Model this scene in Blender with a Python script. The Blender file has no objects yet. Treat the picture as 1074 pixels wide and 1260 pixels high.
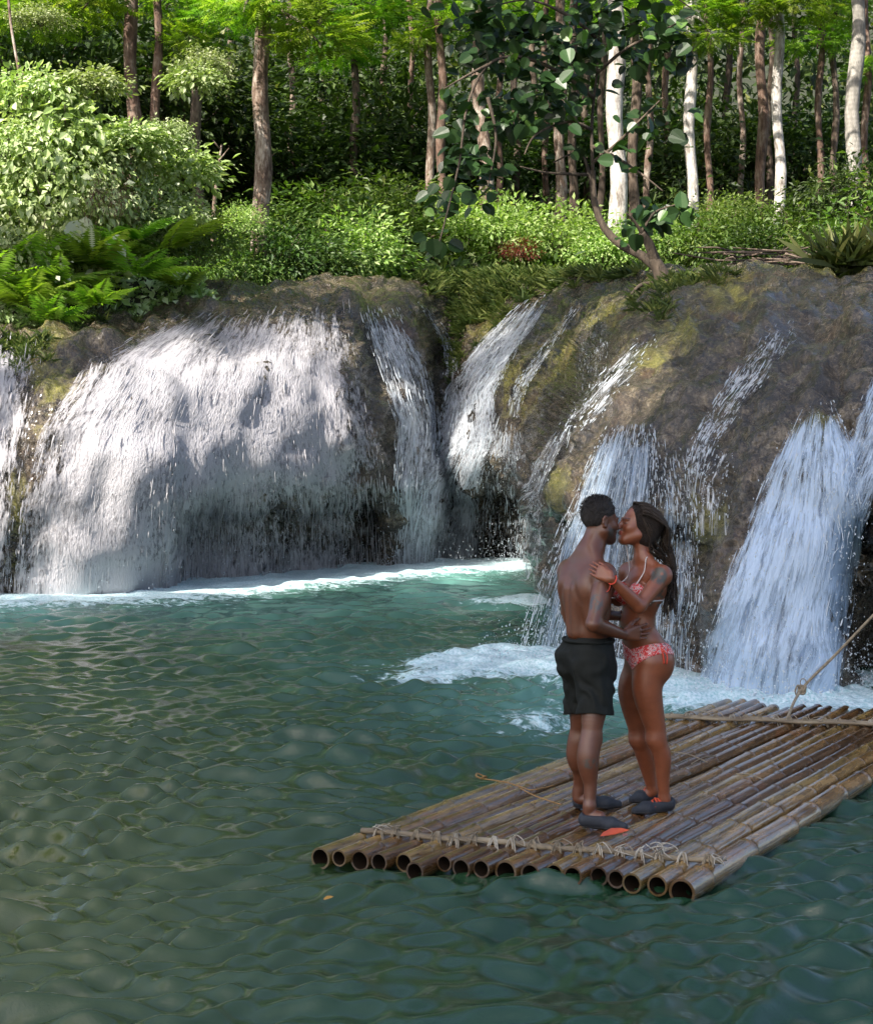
import bpy, math, random
import numpy as np
from mathutils import Vector, Matrix
random.seed(7)
rng = np.random.default_rng(11)
SC = bpy.context.scene
COL = SC.collection
FPX, CX, HY, CAMH = 2000.0, 537.0, 556.0, 2.1

def P3(px, py, Y):
    """world point seen at distance Y along a sight line measured on the photograph"""
    return np.array([(px - CX) * Y / FPX, Y, CAMH - (py - HY) * Y / FPX])

# ------------------------------------------------------------------ noise
def _hash(ix, iy, iz, seed):
    h = (ix * 374761393 + iy * 668265263 + iz * 2147483647 + seed * 1274126177) & 0xFFFFFFFF
    h = ((h ^ (h >> 13)) * 1274126177) & 0xFFFFFFFF
    h = ((h ^ (h >> 16)) * 2246822519) & 0xFFFFFFFF
    return ((h ^ (h >> 15)) & 0xFFFFFF) / float(0xFFFFFF)

def vnoise(p, seed=0):
    p = np.asarray(p, float)
    i = np.floor(p).astype(np.int64); f = p - i
    f = f * f * (3 - 2 * f)
    x, y, z = i[..., 0], i[..., 1], i[..., 2]
    r = 0
    for dx in (0, 1):
        wx = f[..., 0] if dx else 1 - f[..., 0]
        for dy in (0, 1):
            wy = f[..., 1] if dy else 1 - f[..., 1]
            for dz in (0, 1):
                wz = f[..., 2] if dz else 1 - f[..., 2]
                r = r + wx * wy * wz * _hash(x + dx, y + dy, z + dz, seed)
    return r * 2 - 1

def fbm(p, octaves=4, seed=0, gain=0.5):
    p = np.asarray(p, float); a = 1.0; r = 0; t = 0
    for o in range(octaves):
        r = r + a * vnoise(p * (2.03 ** o) + 17.3 * o, seed + o); t += a; a *= gain
    return r / t

def sstep(a, b, x):
    t = np.clip((x - a) / (b - a), 0, 1)
    return t * t * (3 - 2 * t)

def unit(v):
    v = np.asarray(v, float)
    return v / np.maximum(np.linalg.norm(v, axis=-1, keepdims=True), 1e-9)

# ------------------------------------------------------------------ meshes
def raw_mesh(name, V, polys_by_size, attrs=None, smooth=True, mats=(), mat_idx=None, uv=None):
    """V (n,3); polys_by_size: list of int arrays (k, size)"""
    me = bpy.data.meshes.new(name)
    V = np.ascontiguousarray(V, dtype=np.float32)
    me.vertices.add(len(V)); me.vertices.foreach_set('co', V.ravel())
    loops = np.concatenate([np.asarray(p).ravel() for p in polys_by_size]).astype(np.int32)
    sizes = np.concatenate([np.full(len(p), np.asarray(p).shape[1]) for p in polys_by_size]).astype(np.int32)
    me.loops.add(len(loops)); me.loops.foreach_set('vertex_index', loops)
    starts = np.concatenate([[0], np.cumsum(sizes)[:-1]]).astype(np.int32)
    me.polygons.add(len(sizes)); me.polygons.foreach_set('loop_start', starts)
    for m in mats: me.materials.append(m)
    if mat_idx is not None: me.polygons.foreach_set('material_index', np.asarray(mat_idx, dtype=np.int32))
    me.update(calc_edges=True)
    me.polygons.foreach_set('use_smooth', np.full(len(sizes), bool(smooth)))
    for k, a in (attrs or {}).items():
        a = np.asarray(a, dtype=np.float32)
        if a.ndim == 1:
            at = me.attributes.new(k, 'FLOAT', 'POINT'); at.data.foreach_set('value', a)
        else:
            if a.shape[1] == 3: a = np.concatenate([a, np.ones((len(a), 1), np.float32)], 1)
            at = me.attributes.new(k, 'FLOAT_COLOR', 'POINT'); at.data.foreach_set('color', np.ascontiguousarray(a).ravel())
    if uv is not None:
        l = me.uv_layers.new(name='UVMap'); l.data.foreach_set('uv', np.ascontiguousarray(uv[loops], dtype=np.float32).ravel())
    me.update()
    return me

def obj(name, me, parent=None, m=None):
    o = bpy.data.objects.new(name, me); COL.objects.link(o)
    if m is not None and not me.materials: me.materials.append(m)
    if parent is not None:
        o.parent = parent
        o.matrix_parent_inverse = Matrix.Identity(4)
    return o

def tag(o, label=None, cat=None, group=None, kind=None):
    if label: o['label'] = label
    if cat: o['category'] = cat
    if group: o['group'] = group
    if kind: o['kind'] = kind
    return o

def empty(name, loc, label=None, cat=None, group=None):
    o = bpy.data.objects.new(name, None); COL.objects.link(o)
    o.location = loc; o.empty_display_size = 0.2
    return tag(o, label, cat, group)

def grid_faces(nr, nc, off=0):
    i = np.arange(nr - 1)[:, None] * nc + np.arange(nc - 1)[None, :] + off
    return np.stack([i, i + 1, i + 1 + nc, i + nc], -1).reshape(-1, 4)

class MB:
    def __init__(s): s.V = []; s.F = {}; s.n = 0; s.A = []; s.U = []
    def add(s, V, F, attr=0.0, uv=None):
        V = np.asarray(V, float).reshape(-1, 3)
        F = np.asarray(F)
        s.F.setdefault(F.shape[1], []).append(F + s.n)
        s.V.append(V); s.n += len(V)
        s.A.append(np.full(len(V), attr) if np.isscalar(attr) else np.asarray(attr))
        s.U.append(np.zeros((len(V), 2)) if uv is None else uv)
        return s
    def tube(s, path, rad, sides=8, attr=0.0, cap=True, flat=1.0, up=None):
        path = np.asarray(path, float); n = len(path)
        rad = np.broadcast_to(np.asarray(rad, float), (n,))
        T = unit(np.gradient(path, axis=0))
        ref = np.array([0, 0, 1.0]) if up is None else np.asarray(up, float)
        if abs(T[:, 2]).mean() > 0.8 and up is None: ref = np.array([1.0, 0, 0])
        A = unit(np.cross(T, ref)); B = np.cross(A, T)
        th = np.arange(sides) / sides * 2 * np.pi
        V = path[:, None] + rad[:, None, None] * (np.cos(th)[None, :, None] * A[:, None] + flat * np.sin(th)[None, :, None] * B[:, None])
        V = V.reshape(-1, 3)
        i = np.arange(n - 1)[:, None] * sides; j = np.arange(sides)[None, :]; j2 = (j + 1) % sides
        F = np.stack([i + j, i + j2, i + sides + j2, i + sides + j], -1).reshape(-1, 4)
        L = np.concatenate([[0], np.cumsum(np.linalg.norm(np.diff(path, axis=0), axis=1))])
        uv = np.stack([np.tile(th / 6.283, n), np.repeat(L, sides)], -1)
        base = s.n
        s.add(V, F, attr if np.isscalar(attr) else np.repeat(attr, sides), uv)
        if cap:
            s.F.setdefault(sides, []).append(np.array([np.arange(sides)[::-1] + base, np.arange(sides) + base + (n - 1) * sides]))
        return s
    def mesh(s, name, m=None, smooth=True, aname='tint'):
        V = np.concatenate(s.V)
        me = raw_mesh(name, V, [np.concatenate(f) for f in s.F.values()], {aname: np.concatenate(s.A)}, smooth, [m] if m else (), uv=np.concatenate(s.U))
        return me

DIAMOND = [(0.45, 0.5)]
OVAL = [(0.12, 0.28), (0.42, 0.5), (0.75, 0.33)]
ROUND = [(0.03, 0.3), (0.22, 0.5), (0.5, 0.53), (0.8, 0.34)]
def leaf_arrays(P, D, N, L, W, prof=DIAMOND, droop=0.15, fold=0.12, tint=None):
    P = np.asarray(P, float); n = len(P); D = unit(D)
    S = unit(np.cross(D, N)); Nn = np.cross(S, D)
    L = np.broadcast_to(np.asarray(L, float), (n,))[:, None]; W = np.broadcast_to(np.asarray(W, float), (n,))[:, None]
    vs = [P]
    for sgn in (-1, 1):
        for t, w in prof:
            vs.append(P + D * L * t + S * W * w * sgn + Nn * (fold * W * w * 2 - droop * L * t * t))
    vs.append(P + D * L - Nn * droop * L)
    m = len(prof); k = 2 * m + 2
    V = np.stack(vs, 1).reshape(-1, 3)
    b = np.arange(n)[:, None] * k
    f1 = b + np.array([[0] + list(range(1, m + 1)) + [k - 1]])
    f2 = b + np.array([[0, k - 1] + list(range(2 * m, m, -1))])
    F = np.concatenate([f1, f2])
    tint = rng.random(n) if tint is None else np.broadcast_to(tint, (n,))
    return V, F, np.repeat(tint, k)

def leaves_mesh(name, m, sets, extra=None):
    mb = MB()
    for a in sets:
        V, F, t = a
        mb.add(V, F, t)
    return mb.mesh(name, m, smooth=False)

def rand_dir(n, up=0.0):
    v = rng.normal(size=(n, 3)); v[:, 2] += up
    return unit(v)

# ------------------------------------------------------------------ materials
def mat(name):
    m = bpy.data.materials.new(name); m.use_nodes = True
    nt = m.node_tree; nt.nodes.clear()
    return m, nt
def nd(nt, t, **kw):
    n = nt.nodes.new(t)
    for k, v in kw.items():
        if k.startswith('i_'):
            key = k[2:].replace('_', ' ')
            n.inputs[key].default_value = v
        else: setattr(n, k, v)
    return n
def ramp(nt, stops, interp='LINEAR'):
    r = nd(nt, 'ShaderNodeValToRGB'); cr = r.color_ramp; cr.interpolation = interp
    while len(cr.elements) < len(stops): cr.elements.new(0.5)
    for e, (p, c) in zip(cr.elements, stops):
        e.position = p; e.color = (*c, 1) if len(c) == 3 else c
    return r
def lk(nt, a, b): nt.links.new(a, b)
def mixc(nt, fac, a, b, blend='MIX'):
    n = nd(nt, 'ShaderNodeMix', data_type='RGBA', blend_type=blend)
    for s, v in ((0, fac), (6, a), (7, b)):
        if hasattr(v, 'links'): lk(nt, v, n.inputs[s])
        elif v is not None:
            n.inputs[s].default_value = v if s == 0 else ((*v, 1) if len(v) == 3 else v)
    return n.outputs[2]
def math_(nt, op, a, b=None, clamp=False):
    n = nd(nt, 'ShaderNodeMath', operation=op, use_clamp=clamp)
    for i, v in ((0, a), (1, b)):
        if v is None: continue
        if hasattr(v, 'links'): lk(nt, v, n.inputs[i])
        else: n.inputs[i].default_value = v
    return n.outputs[0]
def attr(nt, name): return nd(nt, 'ShaderNodeAttribute', attribute_name=name)
def noise(nt, vec, scale, detail=4, rough=0.6, dist=0.0):
    n = nd(nt, 'ShaderNodeTexNoise'); n.inputs['Scale'].default_value = scale
    n.inputs['Detail'].default_value = detail; n.inputs['Roughness'].default_value = rough; n.inputs['Distortion'].default_value = dist
    if vec is not None: lk(nt, vec, n.inputs['Vector'])
    return n
def scaled(nt, vec, s):
    n = nd(nt, 'ShaderNodeMapping'); n.inputs['Scale'].default_value = s; lk(nt, vec, n.inputs['Vector']); return n.outputs[0]
def finish(nt, shader):
    o = nd(nt, 'ShaderNodeOutputMaterial'); lk(nt, shader, o.inputs['Surface'])

def m_foliage(name, stops, transl=0.35, rough=0.5, tcol=None, spec=0.4):
    m, nt = mat(name)
    a = attr(nt, 'tint'); oi = nd(nt, 'ShaderNodeObjectInfo')
    r = ramp(nt, stops); lk(nt, a.outputs['Fac'], r.inputs[0])
    hs = nd(nt, 'ShaderNodeHueSaturation')
    lk(nt, r.outputs[0], hs.inputs['Color'])
    v = math_(nt, 'MULTIPLY_ADD', oi.outputs['Random'], 0.5); nt.nodes[-1].inputs[2].default_value = 0.75
    lk(nt, v, hs.inputs['Value'])
    h = math_(nt, 'MULTIPLY_ADD', oi.outputs['Random'], 0.03); nt.nodes[-1].inputs[2].default_value = 0.485
    lk(nt, h, hs.inputs['Hue'])
    p = nd(nt, 'ShaderNodeBsdfPrincipled'); p.inputs['Roughness'].default_value = rough
    p.inputs['Specular IOR Level'].default_value = spec
    lk(nt, hs.outputs[0], p.inputs['Base Color'])
    t = nd(nt, 'ShaderNodeBsdfTranslucent')
    lk(nt, mixc(nt, 1.0, hs.outputs[0], tcol or (1.3, 1.5, 0.5), 'MULTIPLY'), t.inputs['Color'])
    mx = nd(nt, 'ShaderNodeMixShader'); mx.inputs[0].default_value = transl
    lk(nt, p.outputs[0], mx.inputs[1]); lk(nt, t.outputs[0], mx.inputs[2])
    finish(nt, mx.outputs[0]); return m

def m_simple(name, col, rough=0.6, bump=0.0, bscale=60, var=0.25, vscale=8, spec=0.5, coord='Object', stretch=(1, 1, 1), col2=None):
    m, nt = mat(name)
    tc = nd(nt, 'ShaderNodeTexCoord'); v = scaled(nt, tc.outputs[coord], stretch)
    n = noise(nt, v, vscale, 5)
    c2 = col2 or tuple(c * (1 - var) for c in col)
    r = ramp(nt, [(0.3, c2), (0.7, col)]); lk(nt, n.outputs['Fac'], r.inputs[0])
    p = nd(nt, 'ShaderNodeBsdfPrincipled'); p.inputs['Roughness'].default_value = rough
    p.inputs['Specular IOR Level'].default_value = spec
    lk(nt, r.outputs[0], p.inputs['Base Color'])
    if bump:
        n2 = noise(nt, v, bscale, 4); b = nd(nt, 'ShaderNodeBump'); b.inputs['Strength'].default_value = bump
        b.inputs['Distance'].default_value = 0.02
        lk(nt, n2.outputs['Fac'], b.inputs['Height']); lk(nt, b.outputs[0], p.inputs['Normal'])
    finish(nt, p.outputs[0]); return m

# ------------------------------------------------------------------ camera, sky, sun
SUN = unit(np.array([-0.46, -0.55, 0.70]))       # towards the sun
cam = bpy.data.objects.new('camera', bpy.data.cameras.new('camera')); COL.objects.link(cam)
cam.location = (0, 0, CAMH); cam.rotation_euler = (math.pi / 2, 0, 0)
cam.data.sensor_fit = 'VERTICAL'; cam.data.sensor_height = 24; cam.data.sensor_width = 24
cam.data.lens = FPX / 1260 * 24; cam.data.shift_y = -(630 - HY) / 1260; cam.data.clip_end = 1000; cam.data.clip_start = 0.05
SC.camera = cam
w = bpy.data.worlds.new('World'); SC.world = w; w.use_nodes = True
wn = w.node_tree; bg = wn.nodes.get('Background') or wn.nodes.new('ShaderNodeBackground')
sky = wn.nodes.new('ShaderNodeTexSky'); sky.sky_type = 'NISHITA'; sky.sun_disc = False
el = math.asin(SUN[2]); az = math.atan2(SUN[0], SUN[1])
sky.dust_density = 3.0; sky.air_density = 0.9; sky.ozone_density = 0.7; sky.sun_elevation = el; sky.sun_rotation = az
wn.links.new(sky.outputs[0], bg.inputs['Color']); bg.inputs['Strength'].default_value = 0.13
sun = bpy.data.objects.new('sun', bpy.data.lights.new('sun', 'SUN')); COL.objects.link(sun)
sun.data.energy = 5.0; sun.data.angle = math.radians(0.5); sun.data.color = (1.0, 0.93, 0.82)
sun.rotation_euler = Vector(SUN).to_track_quat('Z', 'Y').to_euler()
SC.view_settings.view_transform = 'Standard'; SC.view_settings.look = 'None'; SC.view_settings.gamma = 1
SC.view_settings.exposure = 1.35
SC.cycles.transparent_max_bounces = 12; SC.cycles.max_bounces = 6; SC.cycles.diffuse_bounces = 3; SC.cycles.transmission_bounces = 4
SC.cycles.glossy_bounces = 3; SC.cycles.sample_clamp_indirect = 5.0
SC.cycles.caustics_reflective = False; SC.cycles.caustics_refractive = False
# ------------------------------------------------------------------ cliff: sections of rock face, from the pool up to the lip
SECT = {
 -500: [(742,22.6),(600,22),(500,22.3),(430,24),(400,26),(385,30)],
    0: [(734,23.6),(600,22.8),(500,23.1),(430,25),(402,27.5),(388,30.5)],
  150: [(731,24.0),(600,23.1),(500,23.5),(440,25),(395,28),(370,31.5)],
  300: [(716,26.2),(620,25.4),(540,24.9),(470,25.3),(400,27.5),(356,32)],
  430: [(704,28.4),(600,27.2),(500,27),(430,28.2),(375,31),(350,33.5)],
  500: [(697,29.8),(600,29),(500,29.4),(430,31),(370,33.5),(347,35)],
  545: [(693,30.7),(640,31),(560,32),(490,33.5),(420,35),(346,36.5)],
  585: [(691,31.1),(600,30),(556,29.4),(500,30.6),(430,33),(344,36)],
  645: [(693,30.7),(630,29.5),(560,27.8),(520,28),(440,31),(342,35)],
  690: [(742,22.6),(650,21.6),(580,21.3),(530,23),(440,28.5),(343,34)],
  740: [(800,17.2),(700,17.6),(600,17.6),(525,18.3),(440,23.6),(336,32)],
  800: [(826,15.6),(700,15.9),(600,16.0),(530,16.6),(440,20),(334,28.5)],
  900: [(850,14.3),(700,14.3),(590,14.7),(510,15.9),(420,19),(330,26.5)],
 1000: [(858,13.9),(700,13.9),(590,14.1),(500,15),(410,18),(340,24.5)],
 1080: [(838,14.9),(700,14.4),(600,14),(500,14.5),(410,17),(342,24)],
 1250: [(835,15.0),(700,14.4),(600,14),(500,14.5),(410,17),(345,24)],
 1700: [(835,15.0),(700,14.4),(600,14),(500,14.5),(410,17),(345,24)],
}
PXS = np.arange(-480, 1661, 3.0)
NS = 300
SS = np.linspace(0, 1, NS)
_kx = np.array(sorted(SECT))
_tabY = np.zeros((len(_kx), NS)); _b = np.zeros(len(_kx)); _t = np.zeros(len(_kx))
for i, k in enumerate(_kx):
    pts = np.array(SECT[k], float); _b[i] = pts[0, 0]; _t[i] = pts[-1, 0]
    s = (pts[0, 0] - pts[:, 0]) / (pts[0, 0] - pts[-1, 0])
    _tabY[i] = np.interp(SS, s, pts[:, 1])
PYB = np.interp(PXS, _kx, _b); PYT = np.interp(PXS, _kx, _t)
PYT = PYT + 3 * np.sin(PXS * 0.045) + 2 * np.sin(PXS * 0.11 + 1)
GY = np.stack([np.interp(PXS, _kx, _tabY[:, j]) for j in range(NS)], 1)
def gsm(A, sig, axis):
    r = int(sig * 3); k = np.exp(-0.5 * (np.arange(-r, r + 1) / sig) ** 2); k /= k.sum()
    B = np.moveaxis(A, axis, -1); pad = [(0, 0)] * (B.ndim - 1) + [(r, r)]
    Bp = np.pad(B, pad, mode='edge')
    out = sum(k[i] * Bp[..., i:i + B.shape[-1]] for i in range(2 * r + 1))
    return np.moveaxis(out, -1, axis)
GY = gsm(gsm(GY, 4.5, 0), 9, 1); PYB = gsm(PYB, 4, 0); PYT = gsm(PYT, 4, 0)
YB = (CAMH * FPX) / (PYB - HY)
GY += (YB - GY[:, 0])[:, None] * (1 - SS)[None] ** 2
# undercuts behind the curtains
GPY = PYB[:, None] + (PYT - PYB)[:, None] * SS[None]
PXg = np.broadcast_to(PXS[:, None], GPY.shape)
def undercut(x0, x1, ylip, depth):
    global GY
    m = sstep(x0 - 12, x0 + 12, PXg) * (1 - sstep(x1 - 12, x1 + 12, PXg)) * sstep(ylip, ylip + 24, GPY + 12 * vnoise(np.stack([PXg * 0.06, PXg * 0, PXg * 0], -1), 3))
    GY = GY + depth * m
undercut(195, 470, 600, 1.0); undercut(528, 655, 585, 1.4); undercut(1028, 1300, 640, 1.2); undercut(645, 735, 600, 1.0); undercut(790, 880, 640, 0.5)
GX = (PXg - CX) * GY / FPX; GZ = CAMH - (GPY - HY) * GY / FPX
CP = np.stack([GX, GY, GZ], -1)                                   # (px, s, 3)
def grid_normals(G):
    n = np.cross(np.gradient(G, axis=0), np.gradient(G, axis=1)); return unit(n)
CN = grid_normals(CP)
if CN[..., 1].mean() > 0: CN = -CN
Q = CP.copy()
flow = np.stack([Q[..., 0] * 1.0 - 0.25 * Q[..., 2], Q[..., 1] * 0.3, Q[..., 2] * 0.22], -1)
disp = 0.34 * fbm(Q * 0.55, 3, 5) + 0.16 * fbm(Q * 1.7, 3, 9) + 0.42 * (0.5 - np.abs(fbm(flow * 1.5, 3, 21))) + 0.10 * np.maximum(0, vnoise(Q * np.array([1.1, 1.1, 2.6]) + 5, 88)) + 0.10 * fbm(flow * 5, 3, 31) + 0.06 * fbm(Q * 6, 3, 41) + 0.035 * fbm(Q * 15, 2, 43)
lump = 0.10 * np.maximum(0, fbm(Q * 3.1, 2, 77))
disp = (disp + lump) * (0.55 + 0.45 * sstep(0, 0.12, SS))[None] * (0.7 + 0.3 * (1 - sstep(0.9, 1, SS)))[None]
CP = CP + CN * disp[..., None]
CN = grid_normals(CP)
if CN[..., 1].mean() > 0: CN = -CN

CPs = gsm(gsm(CP, 3, 0), 5, 1); CNs = gsm(gsm(CN, 6, 0), 8, 1)
def cliff_at(px, py, off=0.0):
    px = np.asarray(px, float); py = np.asarray(py, float); a, b = px.copy(), py.copy()
    for _ in range(4):                      # follow the built relief back to the measured section
        P, N = cliff_raw(a, b, off); ex = px - (P[..., 0] / P[..., 1] * FPX + CX); ey = py - (HY - (P[..., 2] - CAMH) / P[..., 1] * FPX)
        a = a + 0.7 * np.clip(ex, -60, 60); b = b + 0.7 * np.clip(ey, -60, 60)
    return cliff_raw(a, b, off)
def cliff_raw(px, py, off=0.0):
    """point (n,3) on the built rock surface near the given section; off = distance out from it"""
    px = np.asarray(px, float); py = np.asarray(py, float)
    ci = np.clip((px - PXS[0]) / 3.0, 0, len(PXS) - 1.001); i0 = ci.astype(int); fx = (ci - i0)
    pb = np.interp(px, PXS, PYB); pt = np.interp(px, PXS, PYT)
    s = np.clip((pb - py) / (pb - pt), 0, 1) * (NS - 1.001); j0 = s.astype(int); fy = s - j0
    def bl(G):
        return (G[i0, j0] * ((1 - fx) * (1 - fy))[..., None] + G[i0 + 1, j0] * (fx * (1 - fy))[..., None]
                + G[i0, j0 + 1] * ((1 - fx) * fy)[..., None] + G[i0 + 1, j0 + 1] * (fx * fy)[..., None])
    return bl(CPs) + unit(bl(CNs)) * np.asarray(off, float)[..., None], unit(bl(CNs))

# rock material
m, nt = mat('wet_travertine'); M_ROCK = m
tc = nd(nt, 'ShaderNodeTexCoord'); O = tc.outputs['Object']
st = scaled(nt, O, (1, 0.7, 0.55))
n1 = noise(nt, O, 0.9, 5, 0.6); n2 = noise(nt, st, 3.2, 8, 0.7, 0.6); n3 = noise(nt, O, 14, 8, 0.8)
r1 = ramp(nt, [(0.38, (0.007, 0.006, 0.005)), (0.465, (0.030, 0.023, 0.016)), (0.53, (0.100, 0.078, 0.050)), (0.62, (0.30, 0.25, 0.17))])
n5 = noise(nt, scaled(nt, O, (1, 0.6, 0.6)), 34, 5, 0.75)
lk(nt, math_(nt, 'ADD', math_(nt, 'ADD', math_(nt, 'MULTIPLY', n2.outputs['Fac'], 0.34), math_(nt, 'MULTIPLY', n3.outputs['Fac'], 0.36)), math_(nt, 'MULTIPLY', n5.outputs['Fac'], 0.30)), r1.inputs[0])
moss = ramp(nt, [(0.35, (0.040, 0.045, 0.010)), (0.60, (0.22, 0.20, 0.045))]); lk(nt, n3.outputs['Fac'], moss.inputs[0])
ma = attr(nt, 'moss')
mf = math_(nt, 'ADD', ma.outputs['Fac'], math_(nt, 'MULTIPLY', n2.outputs['Fac'], 1.6)); mr = ramp(nt, [(0.98, (0, 0, 0)), (1.0, (1, 1, 1))])
mf2 = math_(nt, 'MULTIPLY', math_(nt, 'SUBTRACT', mf, 1.12), 4.0, True)
c = mixc(nt, mf2, r1.outputs[0], moss.outputs[0])
rust = math_(nt, 'MULTIPLY', math_(nt, 'SUBTRACT', n1.outputs['Fac'], 0.56), 6.0, True)
c = mixc(nt, math_(nt, 'MULTIPLY', rust, 0.3), c, (0.19, 0.085, 0.038))
da = attr(nt, 'shade_wet'); c = mixc(nt, math_(nt, 'MULTIPLY', da.outputs['Fac'], 0.6), c, (0.022, 0.021, 0.013))  # painted shade of the hollows, and darker wet rock
p = nd(nt, 'ShaderNodeBsdfPrincipled'); lk(nt, c, p.inputs['Base Color']); p.inputs['Coat Weight'].default_value = 0.5; p.inputs['Coat Roughness'].default_value = 0.12
rr = ramp(nt, [(0.38, (0.06,) * 3), (0.62, (0.36,) * 3)]); lk(nt, n3.outputs['Fac'], rr.inputs[0]); lk(nt, rr.outputs[0], p.inputs['Roughness'])
b = nd(nt, 'ShaderNodeBump'); b.inputs['Strength'].default_value = 0.9; b.inputs['Distance'].default_value = 0.09
n4 = noise(nt, st, 16, 6, 0.7); hh = math_(nt, 'ADD', math_(nt, 'ADD', n2.outputs['Fac'], math_(nt, 'MULTIPLY', n4.outputs['Fac'], 0.7)), math_(nt, 'MULTIPLY', n5.outputs['Fac'], 0.35))
lk(nt, hh, b.inputs['Height']); lk(nt, b.outputs[0], p.inputs['Normal']); finish(nt, p.outputs[0])

# extra rows: below the water and back over the lip
below = [CP[:, :1] + np.array([0, 0.15, -0.35 * k]) for k in (3, 1.5)]
back = []
lipz = CP[:, -1:, 2:3]
for k, (dy, dz) in enumerate([(0.25, 0.03), (0.6, 0.04), (1.2, 0.02), (2.2, -0.05), (4.0, -0.3), (6, -0.9)]):
    q = CP[:, -1:].copy(); sc = (q[..., 1:2] + dy) / q[..., 1:2]
    q[..., 0:1] *= sc; q[..., 1] += dy; q[..., 2] += dz + 0.06 * vnoise(q * 1.3, 4)
    back.append(q)
FULL = np.concatenate(below + [CP] + back, 1)
nrow = FULL.shape[1]
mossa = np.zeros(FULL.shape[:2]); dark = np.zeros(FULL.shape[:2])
fpy = np.concatenate([PYB[:, None] + 20] * 2 + [GPY] + [PYT[:, None]] * len(back), 1); fpx = np.broadcast_to(PXS[:, None], fpy.shape)
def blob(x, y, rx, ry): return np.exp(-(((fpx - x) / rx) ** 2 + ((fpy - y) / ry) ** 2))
for a in [(900, 370, 60, 45), (850, 420, 60, 40), (800, 450, 40, 30), (1000, 338, 120, 14), (640, 480, 50, 60), (700, 450, 40, 60), (60, 460, 40, 90), (20, 640, 16, 110),
          (1010, 560, 30, 40), (880, 640, 40, 60), (600, 400, 60, 40), (760, 400, 50, 40), (720, 600, 40, 30)]:
    mossa = np.maximum(mossa, blob(*a) * 0.52)
for a in [(590, 650, 70, 60), (330, 670, 150, 50), (1070, 760, 50, 110), (700, 660, 60, 70), (770, 460, 30, 60), (1010, 700, 200, 200), (900, 500, 200, 120), (730, 480, 120, 120), (540, 440, 25, 80), (450, 560, 30, 130)]:  # shade painted into undercuts and clefts, plus darker wet rock at right
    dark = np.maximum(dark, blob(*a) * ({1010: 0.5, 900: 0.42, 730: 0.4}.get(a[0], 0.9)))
V = FULL.reshape(-1, 3); F = grid_faces(FULL.shape[0], nrow)
cliff = obj('cliff', raw_mesh('cliff', V, [F], {'moss': mossa.ravel(), 'shade_wet': dark.ravel()}, True, [M_ROCK]))
tag(cliff, kind='structure')

# forest floor: rises from behind the lip into a wooded hillside
def ground_z(X, Y):
    z = np.interp(Y, [20, 30, 36, 39, 46, 58, 75, 110, 160], [4.4, 4.9, 5.6, 6.6, 8.8, 10.6, 17, 34, 40])
    X = np.asarray(X, float)
    return z + 0.25 * vnoise(np.stack([X * 0.35, np.asarray(Y) * 0.35, X * 0], -1), 8) + 0.6 * np.clip((-X - 9) / 8, 0, 1) * 1.5
rows = []
for k in range(120):
    t = (k / 119) ** 1.5
    Y = (CP[:, -1, 1] + 2.6) * (1 - t) + 160 * t
    X = (PXS - CX) / FPX * Y
    zl = CP[:, -1, 2] - 0.18; e = sstep(0, 5, Y - (CP[:, -1, 1] + 2.6))
    rows.append(np.stack([X, Y, zl * (1 - e) + ground_z(X, Y) * e], -1))
G = np.stack(rows, 1)
M_SOIL = m_simple('leaf_litter', (0.030, 0.038, 0.014), 0.95, 0.8, 12, vscale=1.5, col2=(0.012, 0.014, 0.006))
tag(obj('forest_floor', raw_mesh('forest_floor', G.reshape(-1, 3), [grid_faces(G.shape[0], G.shape[1])], None, True, [M_SOIL])), kind='structure')

# ------------------------------------------------------------------ pool
NR, NCW = 1000, 760
yy = 3.4 * (34.5 / 3.4) ** (np.arange(NR) / (NR - 1.0))
uu = np.linspace(-1, 1, NCW)
WY = np.broadcast_to(yy[:, None], (NR, NCW)).copy(); WX = uu[None] * (0.52 * yy[:, None] + 2.0) + 0.5
wz = np.zeros_like(WY)
r2 = np.random.default_rng(5)
wpx = WX / WY * FPX + CX; wpy = HY + CAMH * FPX / WY
wx_ = WX + 0.25 * vnoise(np.stack([WX * 0.7, WY * 0.7, WX * 0], -1), 61); wy_ = WY + 0.25 * vnoise(np.stack([WX * 0.7, WY * 0.7, WX * 0], -1), 62)
for k in range(84):
    lam = 0.14 * (5.5) ** (r2.random() ** 1.15); th = -math.pi / 2 + 0.25 + r2.normal() * 0.42
    kx, ky = math.cos(th) * 2 * math.pi / lam, math.sin(th) * 2 * math.pi / lam
    a = 0.0075 * lam * (0.22 / lam) ** 0.75 * (0.7 + 0.6 * r2.random()); ph = r2.random() * 6.28
    fade = 1 - sstep(lam * 40, lam * 140, WY)
    wz += a * fade * np.sin(kx * wx_ + ky * wy_ + ph)
calm = 0.55 + 0.6 * (0.5 + 0.5 * vnoise(np.stack([WX * 0.45, WY * 0.3, WX * 0], -1), 71))
wz *= calm * 2.5
wz = wz + 1.0 * wz * wz            # peaked crests
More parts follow.
